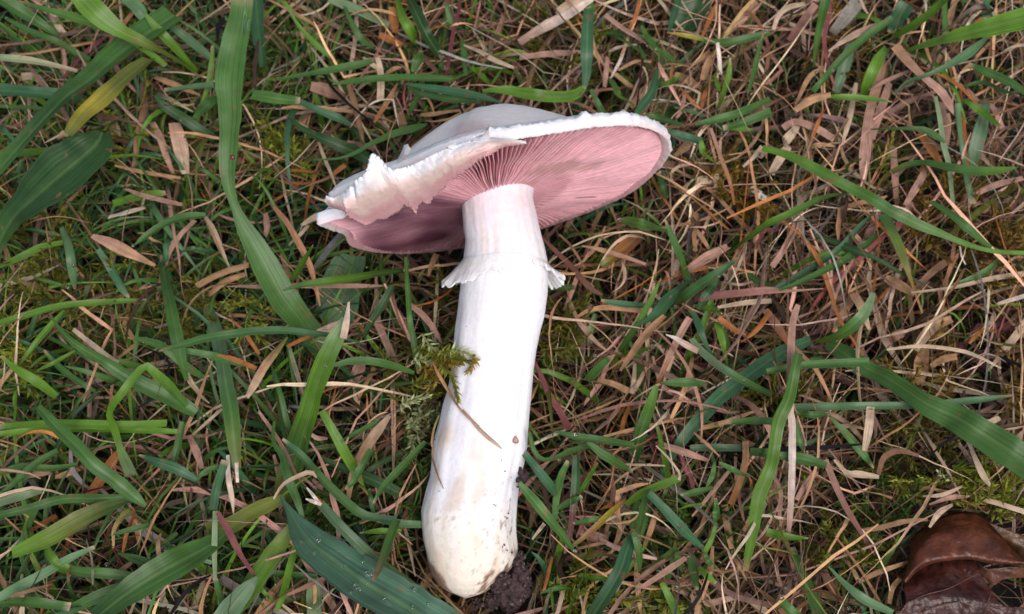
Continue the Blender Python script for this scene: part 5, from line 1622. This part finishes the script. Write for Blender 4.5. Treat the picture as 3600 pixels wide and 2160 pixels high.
DROPS = ['water drop nearest the upper tip edge', 'small water drop under the topmost drop', 'bright small drop near the upper edge, middle', 'small dim drop left of the bright one in the middle',
         'larger long drop lying under the brown folded tip', 'drop joined to the upper left of the long drop, middle', 'second largest drop, above the largest flat drop', 'drop touching the right side of the second largest',
         'small drop just below the second largest drop', 'drop closest to the upper edge, right half', 'faint drop at the narrow tip', 'tiny drop between the middle and second largest drops',
         'small drop at the far right', 'small drop right beside the largest flat drop', 'tiniest drop in the middle', 'tiny drop near the upper part']
def build_dew():
    used = {}
    tips = """A 45,135,26,9 A 1310,870,26,9 A 300,930,34,7 A 1400,560,30,7 B 625,380,30,9 B 415,145,26,8 B 135,585,30,9 B 60,595,28,8 B 128,785,28,8 B 1355,415,28,10 B 1510,100,28,11 B 337,1310,24,7 B 155,415,26,7
C 1042,362,31,11 C 1785,315,36,11 C 1570,412,38,10 C 1357,885,34,10 C 1470,1182,24,8 C 1328,1298,32,10 C 1070,290,26,10 C 1150,300,26,12 C 1835,240,36,11 C 1103,570,30,6 C 1190,330,26,9
D 470,515,32,12 D 768,335,30,13 D 600,650,28,11 D 350,525,30,12 D 1350,190,28,10
E 535,440,33,12 E 565,510,32,10 E 495,605,28,11 E 965,297,32,10 E 830,695,32,9 E 1040,998,36,9 F 918,1168,41,11 F 1320,660,30,7 F 1215,455,30,7
G 780,112,31,15 G 1500,522,40,9 G 1150,668,38,9 G 1185,740,34,10 G 1518,788,28,10 G 1095,575,34,13 G 1018,1030,32,15 G 600,1098,28,15 G 1405,1302,34,11 G 1525,1190,40,9 G 1685,1275,40,12 G 1555,1248,38,10 G 560,735,28,14 G 975,40,24,13
H 1095,120,38,7 H 705,485,22,9 K 465,185,39,12 K 720,268,34,8 K 793,525,34,10 K 515,665,30,10 K 650,670,26,8 K 795,700,30,12 K 455,825,32,10 K 460,1028,36,12 K 1215,845,38,13 K 1480,105,30,11 K 1585,130,30,9 K 1775,350,32,11 K 1190,1282,26,22 K 1280,1065,30,14 K 1375,990,38,11 K 905,930,32,8 K 925,90,32,8 K 345,370,32,9
L 440,40,32,11 L 95,1362,32,17 L 580,1440,24,14 I 775,1125,22,14 I 1505,1340,26,9 J 830,230,38,9 J 915,275,26,18 J 445,15,26,14 J 285,1370,24,14 J 1190,1015,28,13 J 350,1270,26,11"""
    t = None
    for tok in tips.split():
        if tok.isalpha():
            t = tok
            continue
        x, y, z, r = (float(v) for v in tok.split(','))
        o = ball('dew_drop', W(*T(t, x, y), z * .001 + .0006), r * 1.3 / TS / FPX * .27, M_WATER, squash=.9)
        X, Y = T(t, x, y)
        near = sorted(((min(math.hypot(X - a, Y - b) for a, b in ((p[0] + (q[0] - p[0]) * f, p[1] + (q[1] - p[1]) * f) for p, q in zip(pts, pts[1:]) for f in (0, .25, .5, .75, 1))), l) for l, pts in HOSTS))
        lab = 'tiny clear dew drop caught on short unremarkable grass'
        for hd, host in near[:14]:
            if hd > 260:
                break
            words = host.split(',')[0].split()[:9]
            while words[-1] in ('the', 'of', 'its', 'to', 'and', 'a', 'at', 'from', 'with', 'in', 'by', 'beside', 'over', 'below', 'above', 'right', 'left', "photo's", "cap's", 'lower', 'upper', 'bright', 'broad', 'long', 'one', 'end', 'close', 'along', 'behind', 'entering', 'coming', 'lying'):
                words.pop()
            lab = f"clear dew drop {'on the' if hd < 16 else 'close by the'} " + ' '.join(words)
            if lab not in used:
                break
        if lab in used:
            other, y2 = used[lab]
            first, second = ('lower', 'upper') if Y < y2 else ('upper', 'lower')
            other['label'] = lab.replace('clear', first, 1)
            tag(o, lab.replace('clear', second, 1), 'dew drop', 'dew drops caught in the turf')
        else:
            tag(o, lab, 'dew drop', 'dew drops caught in the turf')
            used[lab] = (o, Y)
    for i, (x, y, r) in enumerate([(655, 950, 17), (625, 1045, 14), (975, 1105, 11), (850, 1138, 12), (1050, 1213, 22), (1010, 1190, 18), (930, 1288, 22), (955, 1305, 15), (895, 1325, 10), (1350, 1310, 13), (535, 960, 12), (950, 1225, 9), (1455, 1412, 11), (1335, 1435, 12), (1010, 1265, 6), (795, 1030, 7)]):
        X, Y = T('J', x, y)
        o = ball('dew_drop', W(X, Y, .0402 + .0018 * min(1, max(0, (x - 500) / 300)) - .0016), r * 1.15 / TS / FPX * .26, M_WATER, squash=.55)
        tag(o, DROPS[i] + ' of the broad dew-covered blade', 'dew drop', 'small drops on the broad dew-covered blade')
    for x, y, sx, sy, lb in ((1770, 160, .30, 2.6, 'long streak of water lying on the top of the tall twisting blade'), (1803, 185, .25, 1.1, 'short streak of water beside the long one on the tall twisting blade')):
        o = ball('dew_drop', W(*T('A', x, y), .0455), 52 / TS / FPX * .26, M_WATER, None, .13, sx, sy)
        tag(o, lb, 'dew drop', 'streaks of water on the tall blade')
    X, Y = T('J', 1148, 1412)
    o = ball('dew_drop', W(X, Y, .0402), 52 / TS / FPX * .26, M_WATER, squash=.30)
    tag(o, 'largest flat water drop on the broad blade left of the bulb', 'dew drop')
build_dew()
